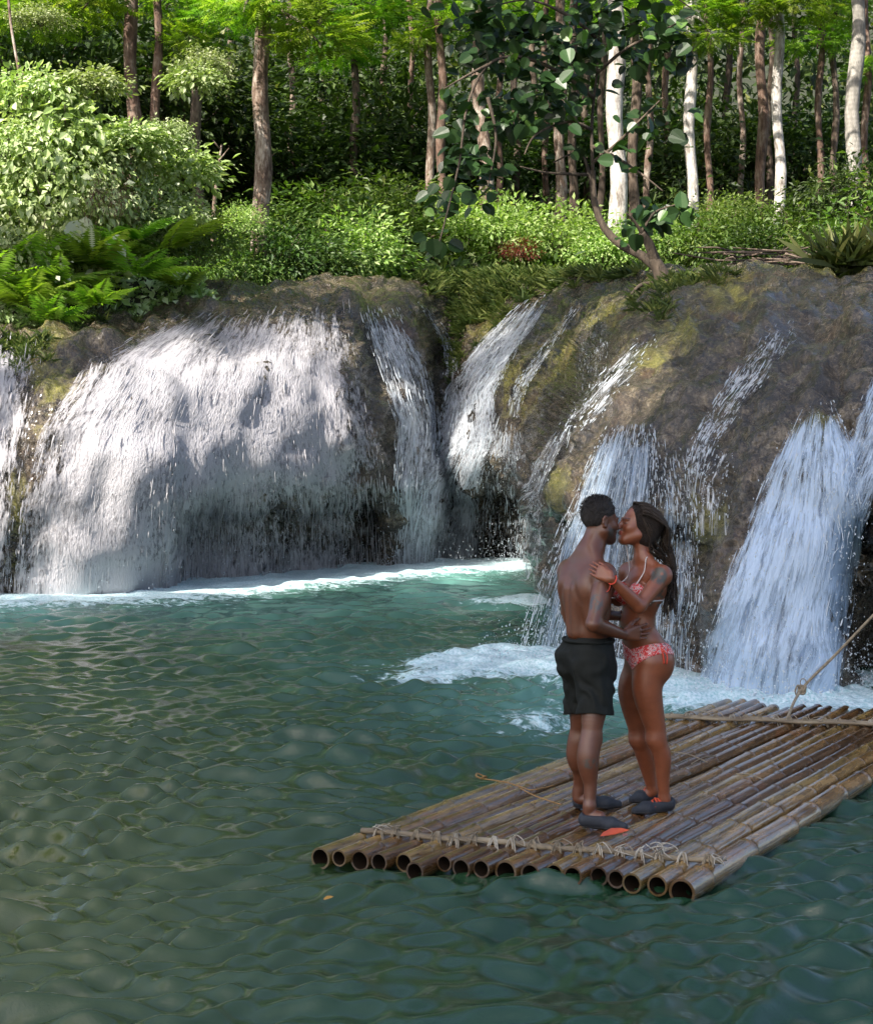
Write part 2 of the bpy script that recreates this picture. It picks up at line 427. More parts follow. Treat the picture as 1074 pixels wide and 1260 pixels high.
# foam where the falls land
FOAMLINES = [  # (px,py) along the landing line, reach towards the viewer (m), strength
 ([(-300,745),(0,737),(160,733),(300,720),(430,708),(480,702)], 1.5, 1.0),
 ([(480,702),(530,699),(600,697),(645,697)], 1.5, 1.05),
 ([(600,822),(640,812),(700,818),(760,832),(830,848),(900,862),(960,868),(1025,866)], 0.75, 1.1),
 ([(515,838),(570,830),(640,818)], 0.40, 0.72),
 ([(640,742),(690,740)], 0.8, 0.75),
 ([(1030,850),(1080,838),(1200,836)], 0.6, 0.62),
]
foam = np.zeros_like(WY)
for line, reach, st_ in FOAMLINES:
    pts = []
    for (x, y) in line:
        Yd = CAMH * FPX / (y - HY); pts.append(((x - CX) * Yd / FPX, Yd))
    pts = np.array(pts); d = np.full(WY.shape, 1e9)
    for a, b_ in zip(pts[:-1], pts[1:]):
        ab = b_ - a; t = np.clip(((WX - a[0]) * ab[0] + (WY - a[1]) * ab[1]) / (ab @ ab), 0, 1)
        d = np.minimum(d, np.hypot(WX - a[0] - t * ab[0], WY - a[1] - t * ab[1]))
    foam = np.maximum(foam, 0.95 * st_ * (1 - sstep(0.0, reach * 1.5, d)) + 0.36 * st_ * (1 - sstep(reach * 0.8, reach * 3.4, d)))
fw = 0.5 + 0.5 * fbm(np.stack([wx_ * 1.6 + 0.4 * wy_, wy_ * 2.2, WX * 0], -1), 4, 91)
patch = 0.47 * np.exp(-(((wpx - 655) / 60) ** 2 + ((wpy - 895) / 26) ** 2)) + 0.40 * np.exp(-(((wpx - 1040) / 60) ** 2 + ((wpy - 930) / 40) ** 2)) + 0.38 * np.exp(-(((wpx - 870) / 300) ** 2 + ((wpy - 880) / 24) ** 2))
foam = np.maximum(foam, patch)
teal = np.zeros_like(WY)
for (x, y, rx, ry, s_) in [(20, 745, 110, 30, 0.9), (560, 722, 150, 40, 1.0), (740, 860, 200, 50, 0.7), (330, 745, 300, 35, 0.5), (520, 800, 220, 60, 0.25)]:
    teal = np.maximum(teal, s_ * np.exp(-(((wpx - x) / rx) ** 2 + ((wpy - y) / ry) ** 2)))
olive_reflection = np.exp(-(((wpx + 60) / 420) ** 2 + ((wpy - 1080) / 260) ** 2))  # bush reflection painted into the pool colour
wz += np.clip(foam, 0, 1) ** 1.5 * (0.03 + 0.07 * fw) * sstep(0.35, 0.7, foam)
m, nt = mat('pool_water')
tc = nd(nt, 'ShaderNodeTexCoord'); O = tc.outputs['Object']
fa = attr(nt, 'foam'); ta = attr(nt, 'teal'); oa = attr(nt, 'olive_reflection')
big = noise(nt, O, 0.6, 3)
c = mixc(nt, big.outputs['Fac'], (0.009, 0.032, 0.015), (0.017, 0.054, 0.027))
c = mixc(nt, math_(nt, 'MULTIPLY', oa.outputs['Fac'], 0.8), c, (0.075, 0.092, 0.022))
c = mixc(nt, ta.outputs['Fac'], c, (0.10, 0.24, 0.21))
fn = noise(nt, scaled(nt, O, (1, 1.5, 1)), 7.0, 8, 0.72, 0.8); fn2 = noise(nt, O, 40, 3)
fm = math_(nt, 'ADD', fa.outputs['Fac'], math_(nt, 'MULTIPLY', math_(nt, 'SUBTRACT', fn.outputs['Fac'], 0.5), 2.3))
fm = math_(nt, 'MULTIPLY', math_(nt, 'SUBTRACT', fm, 0.50), 3.2, True)
fm = math_(nt, 'MULTIPLY', fm, math_(nt, 'MULTIPLY', fa.outputs['Fac'], 4.0, True))
fcol = ramp(nt, [(0.35, (0.26, 0.46, 0.50)), (0.62, (0.62, 0.73, 0.78))]); lk(nt, fn2.outputs['Fac'], fcol.inputs[0])
c = mixc(nt, math_(nt, 'MULTIPLY', fm, 0.94), c, fcol.outputs[0])
p = nd(nt, 'ShaderNodeBsdfPrincipled'); lk(nt, c, p.inputs['Base Color']); p.inputs['IOR'].default_value = 1.55
rg = math_(nt, 'MULTIPLY_ADD', fm, 0.45); nt.nodes[-1].inputs[2].default_value = 0.03; lk(nt, rg, p.inputs['Roughness'])
bn = noise(nt, scaled(nt, O, (1, 1.3, 1)), 19, 6, 0.7, 0.5); b = nd(nt, 'ShaderNodeBump'); b.inputs['Strength'].default_value = 0.11; b.inputs['Distance'].default_value = 0.04
lk(nt, math_(nt, 'ADD', math_(nt, 'ADD', bn.outputs['Fac'], math_(nt, 'MULTIPLY', fm, 0.6)), math_(nt, 'MULTIPLY', math_(nt, 'MULTIPLY', fn2.outputs['Fac'], fm), 1.2)), b.inputs['Height']); lk(nt, b.outputs[0], p.inputs['Normal'])
finish(nt, p.outputs[0]); M_WATER = m
V = np.stack([WX, WY, wz], -1).reshape(-1, 3)
pool = obj('water', raw_mesh('water', V, [grid_faces(NR, NCW)], {'foam': foam.ravel(), 'teal': teal.ravel(), 'olive_reflection': olive_reflection.ravel()}, True, [M_WATER]))
tag(pool, kind='structure')

# ------------------------------------------------------------------ splash where the falls land
def splash():
    P = []
    for line, reach, st_ in FOAMLINES[:3] + FOAMLINES[5:]:
        pts = np.array([((x - CX) / FPX * (CAMH * FPX / (y - HY)), CAMH * FPX / (y - HY)) for x, y in line]); k = int(2000 * st_)
        t = rng.random(k) * (len(pts) - 1); i = t.astype(int); f = (t - i)[:, None]; q = pts[i] * (1 - f) + pts[np.minimum(i + 1, len(pts) - 1)] * f
        q = q + rng.normal(size=(k, 2)) * [0.12, 0.22 * reach] - [0, .15 * reach]; P.append(np.concatenate([q, (0.02 + 0.16 * rng.exponential(1, k).clip(0, 4) * reach ** .5)[:, None]], 1))
    P = np.concatenate(P); n = len(P); r_ = 0.0025 + 0.008 * rng.random(n) ** 3
    oc = np.array([[1, 0, 0], [0, 1, 0], [-1, 0, 0], [0, -1, 0], [0, 0, 1.3], [0, 0, -1.3]], float)
    ft = np.array([[0, 1, 4], [1, 2, 4], [2, 3, 4], [3, 0, 4], [1, 0, 5], [2, 1, 5], [3, 2, 5], [0, 3, 5]])
    return raw_mesh('splash_drops', (P[:, None] + oc[None] * r_[:, None, None]).reshape(-1, 3), [((np.arange(n) * 6)[:, None, None] + ft[None]).reshape(-1, 3)])
SPLASH = splash()
# ------------------------------------------------------------------ waterfalls
def m_fall(name, col, sc1, sc2, con, rough=0.35):
    m, nt = mat(name)
    uvn = nd(nt, 'ShaderNodeUVMap'); U = uvn.outputs[0]
    s1 = noise(nt, scaled(nt, U, (sc1[0], sc1[1], 1)), 1.0, 6, 0.7, 0.3); s2 = noise(nt, scaled(nt, U, (sc2[0], sc2[1], 1)), 1.0, 4, 0.65, 0.35)
    s3 = noise(nt, scaled(nt, U, (1.4, 0.7, 1)), 1.0, 3)
    a = attr(nt, 'tint')
    f = math_(nt, 'ADD', math_(nt, 'ADD', math_(nt, 'MULTIPLY', s1.outputs['Fac'], 0.9), math_(nt, 'MULTIPLY', s2.outputs['Fac'], 0.8)), math_(nt, 'MULTIPLY', s3.outputs['Fac'], 0.5))
    f = math_(nt, 'MULTIPLY', math_(nt, 'SUBTRACT', f, 1.10), con)
    f = math_(nt, 'ADD', f, a.outputs['Fac'])
    f = math_(nt, 'MULTIPLY', math_(nt, 'SUBTRACT', f, 0.18), 1.5, True)
    p = nd(nt, 'ShaderNodeBsdfPrincipled'); p.inputs['Base Color'].default_value = (*col, 1)
    p.inputs['Roughness'].default_value = 0.35; p.inputs['IOR'].default_value = 1.33
    t = nd(nt, 'ShaderNodeBsdfTranslucent'); t.inputs['Color'].default_value = (*col, 1)
    mx = nd(nt, 'ShaderNodeMixShader'); mx.inputs[0].default_value = 0.25; lk(nt, p.outputs[0], mx.inputs[1]); lk(nt, t.outputs[0], mx.inputs[2])
    tr = nd(nt, 'ShaderNodeBsdfTransparent'); m2 = nd(nt, 'ShaderNodeMixShader'); lk(nt, f, m2.inputs[0]); lk(nt, tr.outputs[0], m2.inputs[1]); lk(nt, mx.outputs[0], m2.inputs[2])
    bp = nd(nt, 'ShaderNodeBump'); bp.inputs['Strength'].default_value = 0.8; bp.inputs['Distance'].default_value = 0.05
    lk(nt, s2.outputs['Fac'], bp.inputs['Height']); lk(nt, bp.outputs[0], p.inputs['Normal'])
    finish(nt, m2.outputs[0]); return m
def m_strand(name, col):
    m, nt = mat(name)
    p = nd(nt, 'ShaderNodeBsdfPrincipled'); p.inputs['Base Color'].default_value = (*col, 1)
    p.inputs['Roughness'].default_value = 0.25; p.inputs['IOR'].default_value = 1.33
    t = nd(nt, 'ShaderNodeBsdfTranslucent'); t.inputs['Color'].default_value = (*col, 1)
    mx = nd(nt, 'ShaderNodeMixShader'); mx.inputs[0].default_value = 0.3; lk(nt, p.outputs[0], mx.inputs[1]); lk(nt, t.outputs[0], mx.inputs[2])
    finish(nt, mx.outputs[0]); return m
M_SHEET = m_fall('falling_water', (0.66, 0.70, 0.76), (8, 1.5), (30, 6), 4.2); M_SOFT = m_fall('smooth_falling_water', (0.50, 0.63, 0.80), (5, 1.0), (24, 3.0), 2.9); M_STR = m_strand('water_thread', (0.66, 0.72, 0.78)); M_VEIL = m_fall('sunlit_veil_water', (0.50, 0.49, 0.52), (7, 1.3), (26, 5), 2.9); M_VSTR = m_strand('sunlit_veil_thread', (0.50, 0.49, 0.51))  # veil pair: greyed water copies that tone down the sunlit left falls

SPLASH.materials.append(M_STR); tag(obj('splash_drops', SPLASH), 'spray of white drops where the falls hit the pool', 'spray', kind='stuff')
def polyl(pts, t):
    pts = np.asarray(pts, float); k = np.linspace(0, 1, len(pts))
    # smooth through knots
    tt = np.clip(t, 0, 1)
    return np.stack([np.interp(tt, k, pts[:, 0]), np.interp(tt, k, pts[:, 1])], -1)

def waterfall(label, L, R, dens, n_str, rad=(0.006, 0.016), off=(0.03, 0.16), tips=0.35, layers=2, len_t=(0.06, 0.3), grow=0.5, drops=300, zlim=True, fall_off=0.25, soft=False, ks=0.45, veil=False, depth=None):
    """L, R: left and right edges of the flow; dens(u,t) extra density of the sheet"""
    L = np.asarray(L, float); R = np.asarray(R, float)
    NT = 120; width = np.linalg.norm(cliff_at(L[:, 0], L[:, 1], np.zeros(len(L)))[0] - cliff_at(R[:, 0], R[:, 1], np.zeros(len(R)))[0], axis=1).mean()
    NU = int(np.clip(width / 0.06, 8, 130))
    def path(u, t, o):
        a = polyl(L, t); b = polyl(R, t); sh = a.shape[:-1]
        q = a + (b - a) * u[..., None]
        pos, nn = cliff_at(q[..., 0], q[..., 1], o)
        pos = pos - np.array([0, 0, 0.14]) * sstep(0.93, 1.0, t)[..., None]
        if depth is not None:               # free falling: hangs clear of the rock below its lip
            Yd = np.interp(t, np.linspace(0, 1, len(depth)), depth) - 0.5 * np.asarray(o) + 0.12 * np.sin(u * 9)
            Yd = np.minimum(Yd, pos[..., 1]); pos = np.stack([(q[..., 0] - CX) / FPX * Yd, Yd, CAMH - (q[..., 1] - HY) / FPX * Yd], -1)
        return pos
    verts = []; faces = []; att = []; uvs = []; mi = []; n0 = 0
    sed = int(abs(L[0, 0] * 7 + L[-1, 1])) % 997
    for ly in range(layers):
        u = np.linspace(0, 1, NU); t = np.linspace(0, 1, NT)
        U, T = np.meshgrid(u, t)
        o = off[0] + (off[1] - off[0]) * (ly + 0.5) / layers * (0.4 + T * fall_off * 4) + 0.05 * vnoise(np.stack([U * width * 2.2, T * 3, T * 0 + ly * 9], -1), sed)
        pos = path(U, T, o)
        # let the water fall straight below the lip
        jg = vnoise(np.stack([U * width * 7, T * 2.5, U * 0 + ly], -1), sed + 2) * 0.6 + vnoise(np.stack([U * width * 20, T * 3, U * 0 + ly], -1), sed + 3) * 0.4
        edge = np.minimum(sstep(0, 0.16, U + .05 * jg), sstep(0, 0.16, 1 - U + .05 * jg))
        top = sstep(0, 0.13, T + 0.07 * jg)
        length = np.linalg.norm(np.diff(pos[:, NU // 2], axis=0), axis=1).sum()
        verts.append(pos.reshape(-1, 3)); faces.append(grid_faces(NT, NU) + n0); mi.append(np.zeros((NT - 1) * (NU - 1)))
        att.append((dens(U, T) - 0.75 * (1 - edge) - 1.15 * (1 - top) - 0.05 * ly).ravel())
        uvs.append(np.stack([U * width + 31 * ly + sed, T * length + 7 * ly], -1).reshape(-1, 2)); n0 += NT * NU
    # threads
    K = 9; n_str = int(n_str * ks)
    if n_str:
        u = rng.random(n_str * 3); t0 = rng.random(n_str * 3) ** (1 - grow * 0.5) * 0.97 - 0.02
        keep = rng.random(len(u)) < np.clip(dens(u, t0) + tips, 0.03, 1); u = u[keep][:n_str]; t0 = np.clip(t0[keep][:n_str], 0, 1); n = len(u)
        ln = 0.22 * (len_t[0] + (len_t[1] - len_t[0]) * rng.random(n) ** 2.5); t1 = np.minimum(t0 + ln, 1.0)
        tt = t0[:, None] + (t1 - t0)[:, None] * np.linspace(0, 1, K)[None]
        du = 0.012 / max(width, 0.3)
        wob = u[:, None] + du * 0.8 * vnoise(np.stack([u[:, None] * 90 + tt * 0, tt * 8, tt * 0], -1), sed + 5)
        o = (off[0] + (off[1] - off[0]) * rng.random(n) * 1.3)[:, None] + tt * fall_off * 0.6 * rng.random(n)[:, None]
        o = o + 0.012 * vnoise(np.stack([u[:, None] * 60 + tt * 0, tt * 18, tt * 0 + 3], -1), sed + 6)
        C = path(wob, tt, o)
        env = np.sin(np.pi * (0.04 + 0.92 * np.linspace(0, 1, K))) ** 0.6
        bead = 0.55 + 0.75 * np.abs(vnoise(np.stack([u[:, None] * 200 + tt * 0, tt * 60, tt * 0], -1), sed + 7))
        Rr = 0.42 * (rad[0] + (rad[1] - rad[0]) * rng.random(n) ** 2.5)[:, None] * env[None] * bead
        Tn = unit(np.gradient(C, axis=1)); A = unit(np.cross(Tn, np.array([0, 1.0, 0.2]))); B = np.cross(A, Tn)
        ring = []
        for k in range(4):
            th = k * math.pi / 2
            ring.append(C + Rr[..., None] * (math.cos(th) * A * 1.4 + math.sin(th) * B * 0.8))
        S = np.stack(ring, 2)                                     # n,K,4,3
        base = n0 + (np.arange(n) * K * 4)[:, None, None]
        i = np.arange(K - 1)[None, :, None] * 4; j = np.arange(4)[None, None, :]; j2 = (j + 1) % 4
        F = np.stack([base + i + j, base + i + j2, base + i + 4 + j2, base + i + 4 + j], -1).reshape(-1, 4)
        verts.append(S.reshape(-1, 3)); faces.append(F); mi.append(np.ones(len(F))); att.append(np.ones(n * K * 4)); uvs.append(np.zeros((n * K * 4, 2))); n0 += n * K * 4
    if drops:
        u = rng.random(drops); t = rng.random(drops) ** 0.6
        C = path(u, t, off[0] + (off[1] * 2.2) * rng.random(drops)) + rng.normal(size=(drops, 3)) * 0.03
        r_ = 0.0025 + 0.005 * rng.random(drops) ** 2
        oc = np.array([[1, 0, 0], [0, 1, 0], [-1, 0, 0], [0, -1, 0], [0, 0, 1.7], [0, 0, -1.7]], float)
        S = C[:, None] + oc[None] * r_[:, None, None]
        ft = np.array([[0, 1, 4, 4], [1, 2, 4, 4], [2, 3, 4, 4], [3, 0, 4, 4], [1, 0, 5, 5], [2, 1, 5, 5], [3, 2, 5, 5], [0, 3, 5, 5]])[:, :3]
        tri = (n0 + (np.arange(drops) * 6)[:, None, None] + ft[None]).reshape(-1, 3)
        verts.append(S.reshape(-1, 3)); att.append(np.ones(drops * 6)); uvs.append(np.zeros((drops * 6, 2))); n0 += drops * 6
        polys = [np.concatenate(faces), tri]; mi.append(np.ones(len(tri)))
    else: polys = [np.concatenate(faces)]
    me = raw_mesh('waterfall', np.concatenate(verts), polys, {'tint': np.concatenate(att)}, True, [M_VEIL if veil else M_SOFT if soft else M_SHEET, M_VSTR if veil else M_STR], np.concatenate(mi), np.concatenate(uvs))
    return tag(obj('waterfall', me), label, 'waterfall', 'waterfalls pouring over the rock ledge')

def d_left(u, t):
    hole = 0.9 * np.exp(-(((u - 0.72) / 0.30) ** 2 + ((t - 0.86) / 0.13) ** 2))
    top = 0.75 * (1 - sstep(0.10, 0.42, t)) * (0.5 + 0.7 * np.abs(np.sin(u * 9 + 1)))
    return 1.02 - hole * 0.98 - top * 0.62 + 0.25 * sstep(0.9, 1, t) * (1 - hole)- 0.25 * sstep(0.80, 1.0, u) 
waterfall('broad bright white curtain waterfall at the far left of the pool', [(205,388),(112,440),(50,530),(26,630),(16,731)], [(430,368),(445,440),(462,520),(478,600),(484,699)], d_left, 5200, (0.006, 0.020), drops=900, ks=0.20, veil=True)
waterfall('line of separate white drips along the hollow foot of the broad curtain', [(205,590),(200,650),(196,724)], [(478,585),(482,640),(486,699)], lambda u, t: 0.02 - 0.30 * np.exp(-((u - .6) / .45) ** 2) + 0.35 * (t < .25), 3600, (0.008, 0.024), len_t=(0.3, 1.6), drops=500, ks=0.42, veil=True)
waterfall('pale veil of water left of the mossy strip at the photo edge', [(-190,400),(-200,560),(-210,738)], [(62,412),(36,560),(20,733)], lambda u, t: 0.66 + 0 * u, 1200, (0.008, 0.025), veil=True)
waterfall('narrow white cascade tumbling down the rock just right of the broad curtain', [(440,376),(460,440),(486,520),(482,600),(486,696)], [(492,378),(528,450),(541,520),(536,600),(530,692)], lambda u, t: 0.44 + 0.25 * np.sin(u * 12 + 3) * 0.5 + 0.2 * t, 1300, (0.007, 0.022))
waterfall('thin trickle dropping beside the grassy ledge into the rock cleft', [(510,372),(540,415),(548,455),(545,490)], [(524,372),(556,415),(566,452),(566,490)], lambda u, t: 0.22 + 0 * u, 160, (0.006, 0.016), layers=1, drops=30)
waterfall('diagonal cascade running from below the grass ledge to the sunlit foam', [(642,370),(585,425),(548,480),(538,545),(512,610),(496,694)], [(682,362),(645,420),(612,480),(606,540),(590,600),(592,691)], lambda u, t: 0.55 + 0.25 * t, 1700, (0.007, 0.024))
waterfall('fringe of separate water threads over the dark hollow in the middle', [(600,500),(575,545),(560,575),(552,630),(548,692)], [(640,530),(648,565),(652,590),(652,640),(648,692)], lambda u, t: -0.12 + 0.3 * (t < 0.3), 800, (0.006, 0.017), len_t=(0.1, 0.5))
waterfall('slender trickle sliding down the rock to the right of the diagonal cascade', [(708,372),(670,420),(636,465),(622,500)], [(716,374),(684,424),(652,470),(640,505)], lambda u, t: 0.10 + 0 * u, 420, (0.006, 0.014), layers=1, drops=60)
waterfall('faint lacy trickle hanging on the dark rock below the leaning tree', [(712,385),(708,430),(706,475)], [(752,385),(748,430),(744,478)], lambda u, t: -0.12 + 0 * u, 170, (0.005, 0.012), layers=1, drops=20)
waterfall('sunlit stream sliding down the rock ridge above the kissing couple', [(795,405),(755,440),(712,490),(690,530)], [(815,415),(790,455),(745,505),(705,545)], lambda u, t: 0.02 + 0 * u, 260, (0.006, 0.016), layers=1, drops=30)
waterfall('small white spout dropping into the dark gap left of the couple', [(690,520),(656,570),(646,610),(640,650),(632,690)], [(706,525),(680,575),(668,610),(672,650),(668,705)], lambda u, t: 0.30 - 0.25 * t, 420, (0.006, 0.018), drops=100)
waterfall('blue white fall spreading behind the kissing couple', [(744,524),(716,580),(686,650),(656,730),(632,804)], [(806,520),(808,580),(806,650),(800,740),(790,822)], lambda u, t: 0.50 - 0.42 * t + 0.2 * np.exp(-((u - 0.35) / 0.25) ** 2), 2300, (0.004, 0.010), drops=900, fall_off=0.3, soft=True, ks=0.6, depth=[19.5, 18.2, 17.4, 17.1, 17.0])
waterfall('thready fall over brown rock just right of the woman', [(800,530),(808,600),(806,700),(795,822)], [(852,560),(860,640),(862,720),(856,840)], lambda u, t: 0.02 + 0.06 * t, 900, (0.004, 0.011), drops=300, soft=True, ks=0.6)
waterfall('broken white stream running down the dark slope from the blue pool', [(945,392),(925,430),(880,490),(850,540),(836,590)], [(1000,392),(968,440),(915,500),(884,545),(862,600)], lambda u, t: 0.18 - 0.1 * np.sin(t * 14) , 520, (0.005, 0.014), layers=1, drops=60)
waterfall('short frothy trickle on the bulging rock above the thready fall', [(880,560),(860,590),(855,640)], [(908,545),(898,590),(900,640)], lambda u, t: 0.10 + 0 * u, 180, (0.005, 0.013), layers=1, drops=20)
waterfall('large blue white fall pouring onto the pool behind the raft', [(985,498),(938,595),(900,690),(868,785),(850,856)], [(1026,492),(1052,550),(1066,630),(1050,750),(1030,864)], lambda u, t: 0.72 + 0.14 * sstep(0, 0.5, t), 3400, (0.004, 0.010), drops=1200, fall_off=0.3, soft=True, ks=0.10)
waterfall('slanting chute at the right edge feeding the large blue white fall', [(1080,440),(1050,515),(1022,580),(990,660)], [(1140,450),(1098,560),(1064,650),(1044,740)], lambda u, t: 0.60 + 0 * u, 800, (0.004, 0.010), drops=200, soft=True, ks=0.25)
waterfall('sparse dripping threads over the dark hollow at the right edge', [(1034,690),(1030,780),(1030,850)], [(1200,650),(1200,760),(1200,836)], lambda u, t: -0.5 + 0 * u, 260, (0.004, 0.010), layers=1, len_t=(0.1, 0.4), drops=200)
# ------------------------------------------------------------------ vegetation materials
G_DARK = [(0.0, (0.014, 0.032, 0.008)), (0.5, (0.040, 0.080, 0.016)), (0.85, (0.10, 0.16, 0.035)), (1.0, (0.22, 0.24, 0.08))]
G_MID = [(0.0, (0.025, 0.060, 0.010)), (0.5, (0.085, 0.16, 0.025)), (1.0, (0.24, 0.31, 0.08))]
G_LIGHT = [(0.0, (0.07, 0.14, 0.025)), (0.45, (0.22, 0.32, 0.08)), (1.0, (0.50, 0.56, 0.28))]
G_PALE = [(0.0, (0.06, 0.11, 0.02)), (0.4, (0.26, 0.35, 0.11)), (1.0, (0.64, 0.68, 0.48))]
G_YEL = [(0.0, (0.080, 0.160, 0.014)), (0.5, (0.18, 0.31, 0.028)), (1.0, (0.33, 0.43, 0.06))]
G_BLUE = [(0.0, (0.010, 0.032, 0.008)), (0.7, (0.028, 0.080, 0.020)), (0.93, (0.04, 0.11, 0.03)), (1.0, (0.12, 0.26, 0.05))]
G_RED = [(0.0, (0.10, 0.020, 0.010)), (0.6, (0.20, 0.045, 0.020)), (1.0, (0.16, 0.14, 0.03))]
G_BROWN = [(0.0, (0.05, 0.025, 0.012)), (1.0, (0.17, 0.09, 0.05))]
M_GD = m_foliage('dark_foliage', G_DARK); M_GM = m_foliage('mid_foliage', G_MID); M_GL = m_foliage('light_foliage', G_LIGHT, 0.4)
M_GY = m_foliage('yellow_foliage', G_YEL, 0.5); M_GB = m_foliage('broad_dark_foliage', G_BLUE, 0.2, 0.4); M_GR = m_foliage('red_foliage', G_RED); M_GBR = m_foliage('dead_foliage', G_BROWN, 0.2)
M_GP = m_foliage('pale_creeper_foliage', G_PALE, 0.3)
M_GRASS = m_foliage('grass_blades', [(0, (0.020, 0.036, 0.008)), (0.5, (0.060, 0.095, 0.018)), (1, (0.22, 0.24, 0.07))], 0.3)

def bark(name, c1, c2, c3, rings=0.0, sc=1.0):
    m, nt = mat(name); tc = nd(nt, 'ShaderNodeTexCoord'); O = tc.outputs['Object']
    n1 = noise(nt, scaled(nt, O, (1, 1, 0.5)), 2.2 * sc, 5, 0.65, 0.4); n2 = noise(nt, scaled(nt, O, (1, 1, 0.25)), 16 * sc, 6, 0.7)
    r = ramp(nt, [(0.40, c1), (0.50, c2), (0.60, c3)]); lk(nt, math_(nt, 'ADD', math_(nt, 'MULTIPLY', n1.outputs['Fac'], 0.6), math_(nt, 'MULTIPLY', n2.outputs['Fac'], 0.4)), r.inputs[0])
    p = nd(nt, 'ShaderNodeBsdfPrincipled'); p.inputs['Roughness'].default_value = 0.85; lk(nt, r.outputs[0], p.inputs['Base Color'])
    h = n2.outputs['Fac']
    if rings:
        wv = nd(nt, 'ShaderNodeTexWave'); wv.bands_direction = 'Z'; wv.inputs['Scale'].default_value = rings; wv.inputs['Distortion'].default_value = 1.5; lk(nt, O, wv.inputs['Vector'])
        lk(nt, mixc(nt, math_(nt, 'MULTIPLY', wv.outputs['Fac'], 0.22), r.outputs[0], tuple(a * 0.35 for a in c2)), p.inputs['Base Color'])
    b = nd(nt, 'ShaderNodeBump'); b.inputs['Strength'].default_value = 0.8; b.inputs['Distance'].default_value = 0.05; lk(nt, h, b.inputs['Height']); lk(nt, b.outputs[0], p.inputs['Normal'])
    finish(nt, p.outputs[0]); return m
B_BROWN = bark('brown_bark', (0.030, 0.022, 0.016), (0.090, 0.062, 0.045), (0.22, 0.17, 0.13))
B_RED = bark('reddish_bark', (0.040, 0.024, 0.018), (0.125, 0.072, 0.050), (0.25, 0.19, 0.15))
B_PALE = bark('pale_bark', (0.13, 0.105, 0.085), (0.40, 0.37, 0.34), (0.64, 0.61, 0.58), sc=1.3)
B_MOTT = bark('mottled_bark', (0.06, 0.035, 0.025), (0.17, 0.115, 0.085), (0.42, 0.36, 0.31), sc=1.4)
B_PALM = bark('ringed_palm_bark', (0.16, 0.15, 0.13), (0.28, 0.26, 0.23), (0.40, 0.38, 0.34), rings=3.0)
B_TWIG = bark('twig_bark', (0.030, 0.022, 0.015), (0.075, 0.055, 0.038), (0.12, 0.09, 0.065))

# ------------------------------------------------------------------ shared leaf meshes
def clump_leaves(n_clumps, per, R, leaf, asp=0.5, shell=0.55, flat=0.8, prof=DIAMOND, down=0.3, cr=0.30, seed=0, half=True, tintbias=0):
    r = np.random.default_rng(seed)
    d = unit(r.normal(size=(n_clumps, 3))); d[:, 2] = np.abs(d[:, 2]) if half else d[:, 2]
    C = d * (shell * .8 + (1.22 - shell * .8) * r.random((n_clumps, 1)) ** .8) * R * np.array([1, 1, flat])
    ct = r.random(n_clumps)
    P = np.repeat(C, per, 0) + r.normal(size=(n_clumps * per, 3)) * cr * R * np.array([1, 1, 0.6])
    D = unit(unit(P - C.repeat(per, 0)) * 0.8 + unit(P) * 0.6 + r.normal(size=P.shape) * 0.5 + np.array([0, 0, -down]))
    N = unit(np.array([0, 0, 1.0]) + 0.55 * r.normal(size=P.shape) + 0.4 * unit(P))
    L = leaf * (0.45 + 1.0 * r.random(len(P)) ** 1.6)
    t = np.clip(0.55 * np.repeat(ct, per) + 0.45 * r.random(len(P)) + tintbias, 0, 1)
    return leaf_arrays(P, D, N, L, L * asp, prof, 0.2, 0.15, t)
def pinnate(P, D, N, L, pairs=7, asp=0.28, tint=None, lw=0.38, prof=DIAMOND):
    """compound leaves / fronds: many leaflets along a drooping rachis"""
    n = len(P); D = unit(D); S = unit(np.cross(D, N)); Nn = np.cross(S, D); L = np.broadcast_to(L, (n,))[:, None]
    out = []
    tint = rng.random(n) if tint is None else tint
    for k in range(pairs):
        t = 0.14 + 0.84 * k / (pairs - 1)
        C = P + D * L * t - Nn * L * 0.42 * t * t * 0.9
        tang = unit(D - Nn * 0.75 * t)
        ll = L[:, 0] * lw * (math.sin(math.pi * min(1, 0.25 + 0.75 * t) ) ** 0.7 if t < 0.97 else 0.3)
        for sg in (-1, 1):
            dd = unit(S * sg + tang * 0.45 + rng.normal(size=(n, 3)) * 0.08 - Nn * 0.15)
            out.append(leaf_arrays(C, dd, Nn, ll, ll * asp, prof, 0.25, 0.05, np.clip(tint + rng.normal(size=n) * 0.06, 0, 1)))
    return out
def shrub_stems(n, R, seed, r0=0.018):
    r = np.random.default_rng(seed); mb = MB()
    for k in range(n):
        d = unit(np.array([r.normal(), r.normal(), 1.6])); tt = np.linspace(0, 1, 6)[:, None]
        p = d * tt * R * 0.95 + 0.06 * R * r.normal(size=(1, 3)) * np.sin(tt * 3) + np.array([0, 0, -0.15 * R]) * (1 - tt)
        mb.tube(p, np.linspace(r0, r0 * 0.3, 6) * R, 5)
    return mb
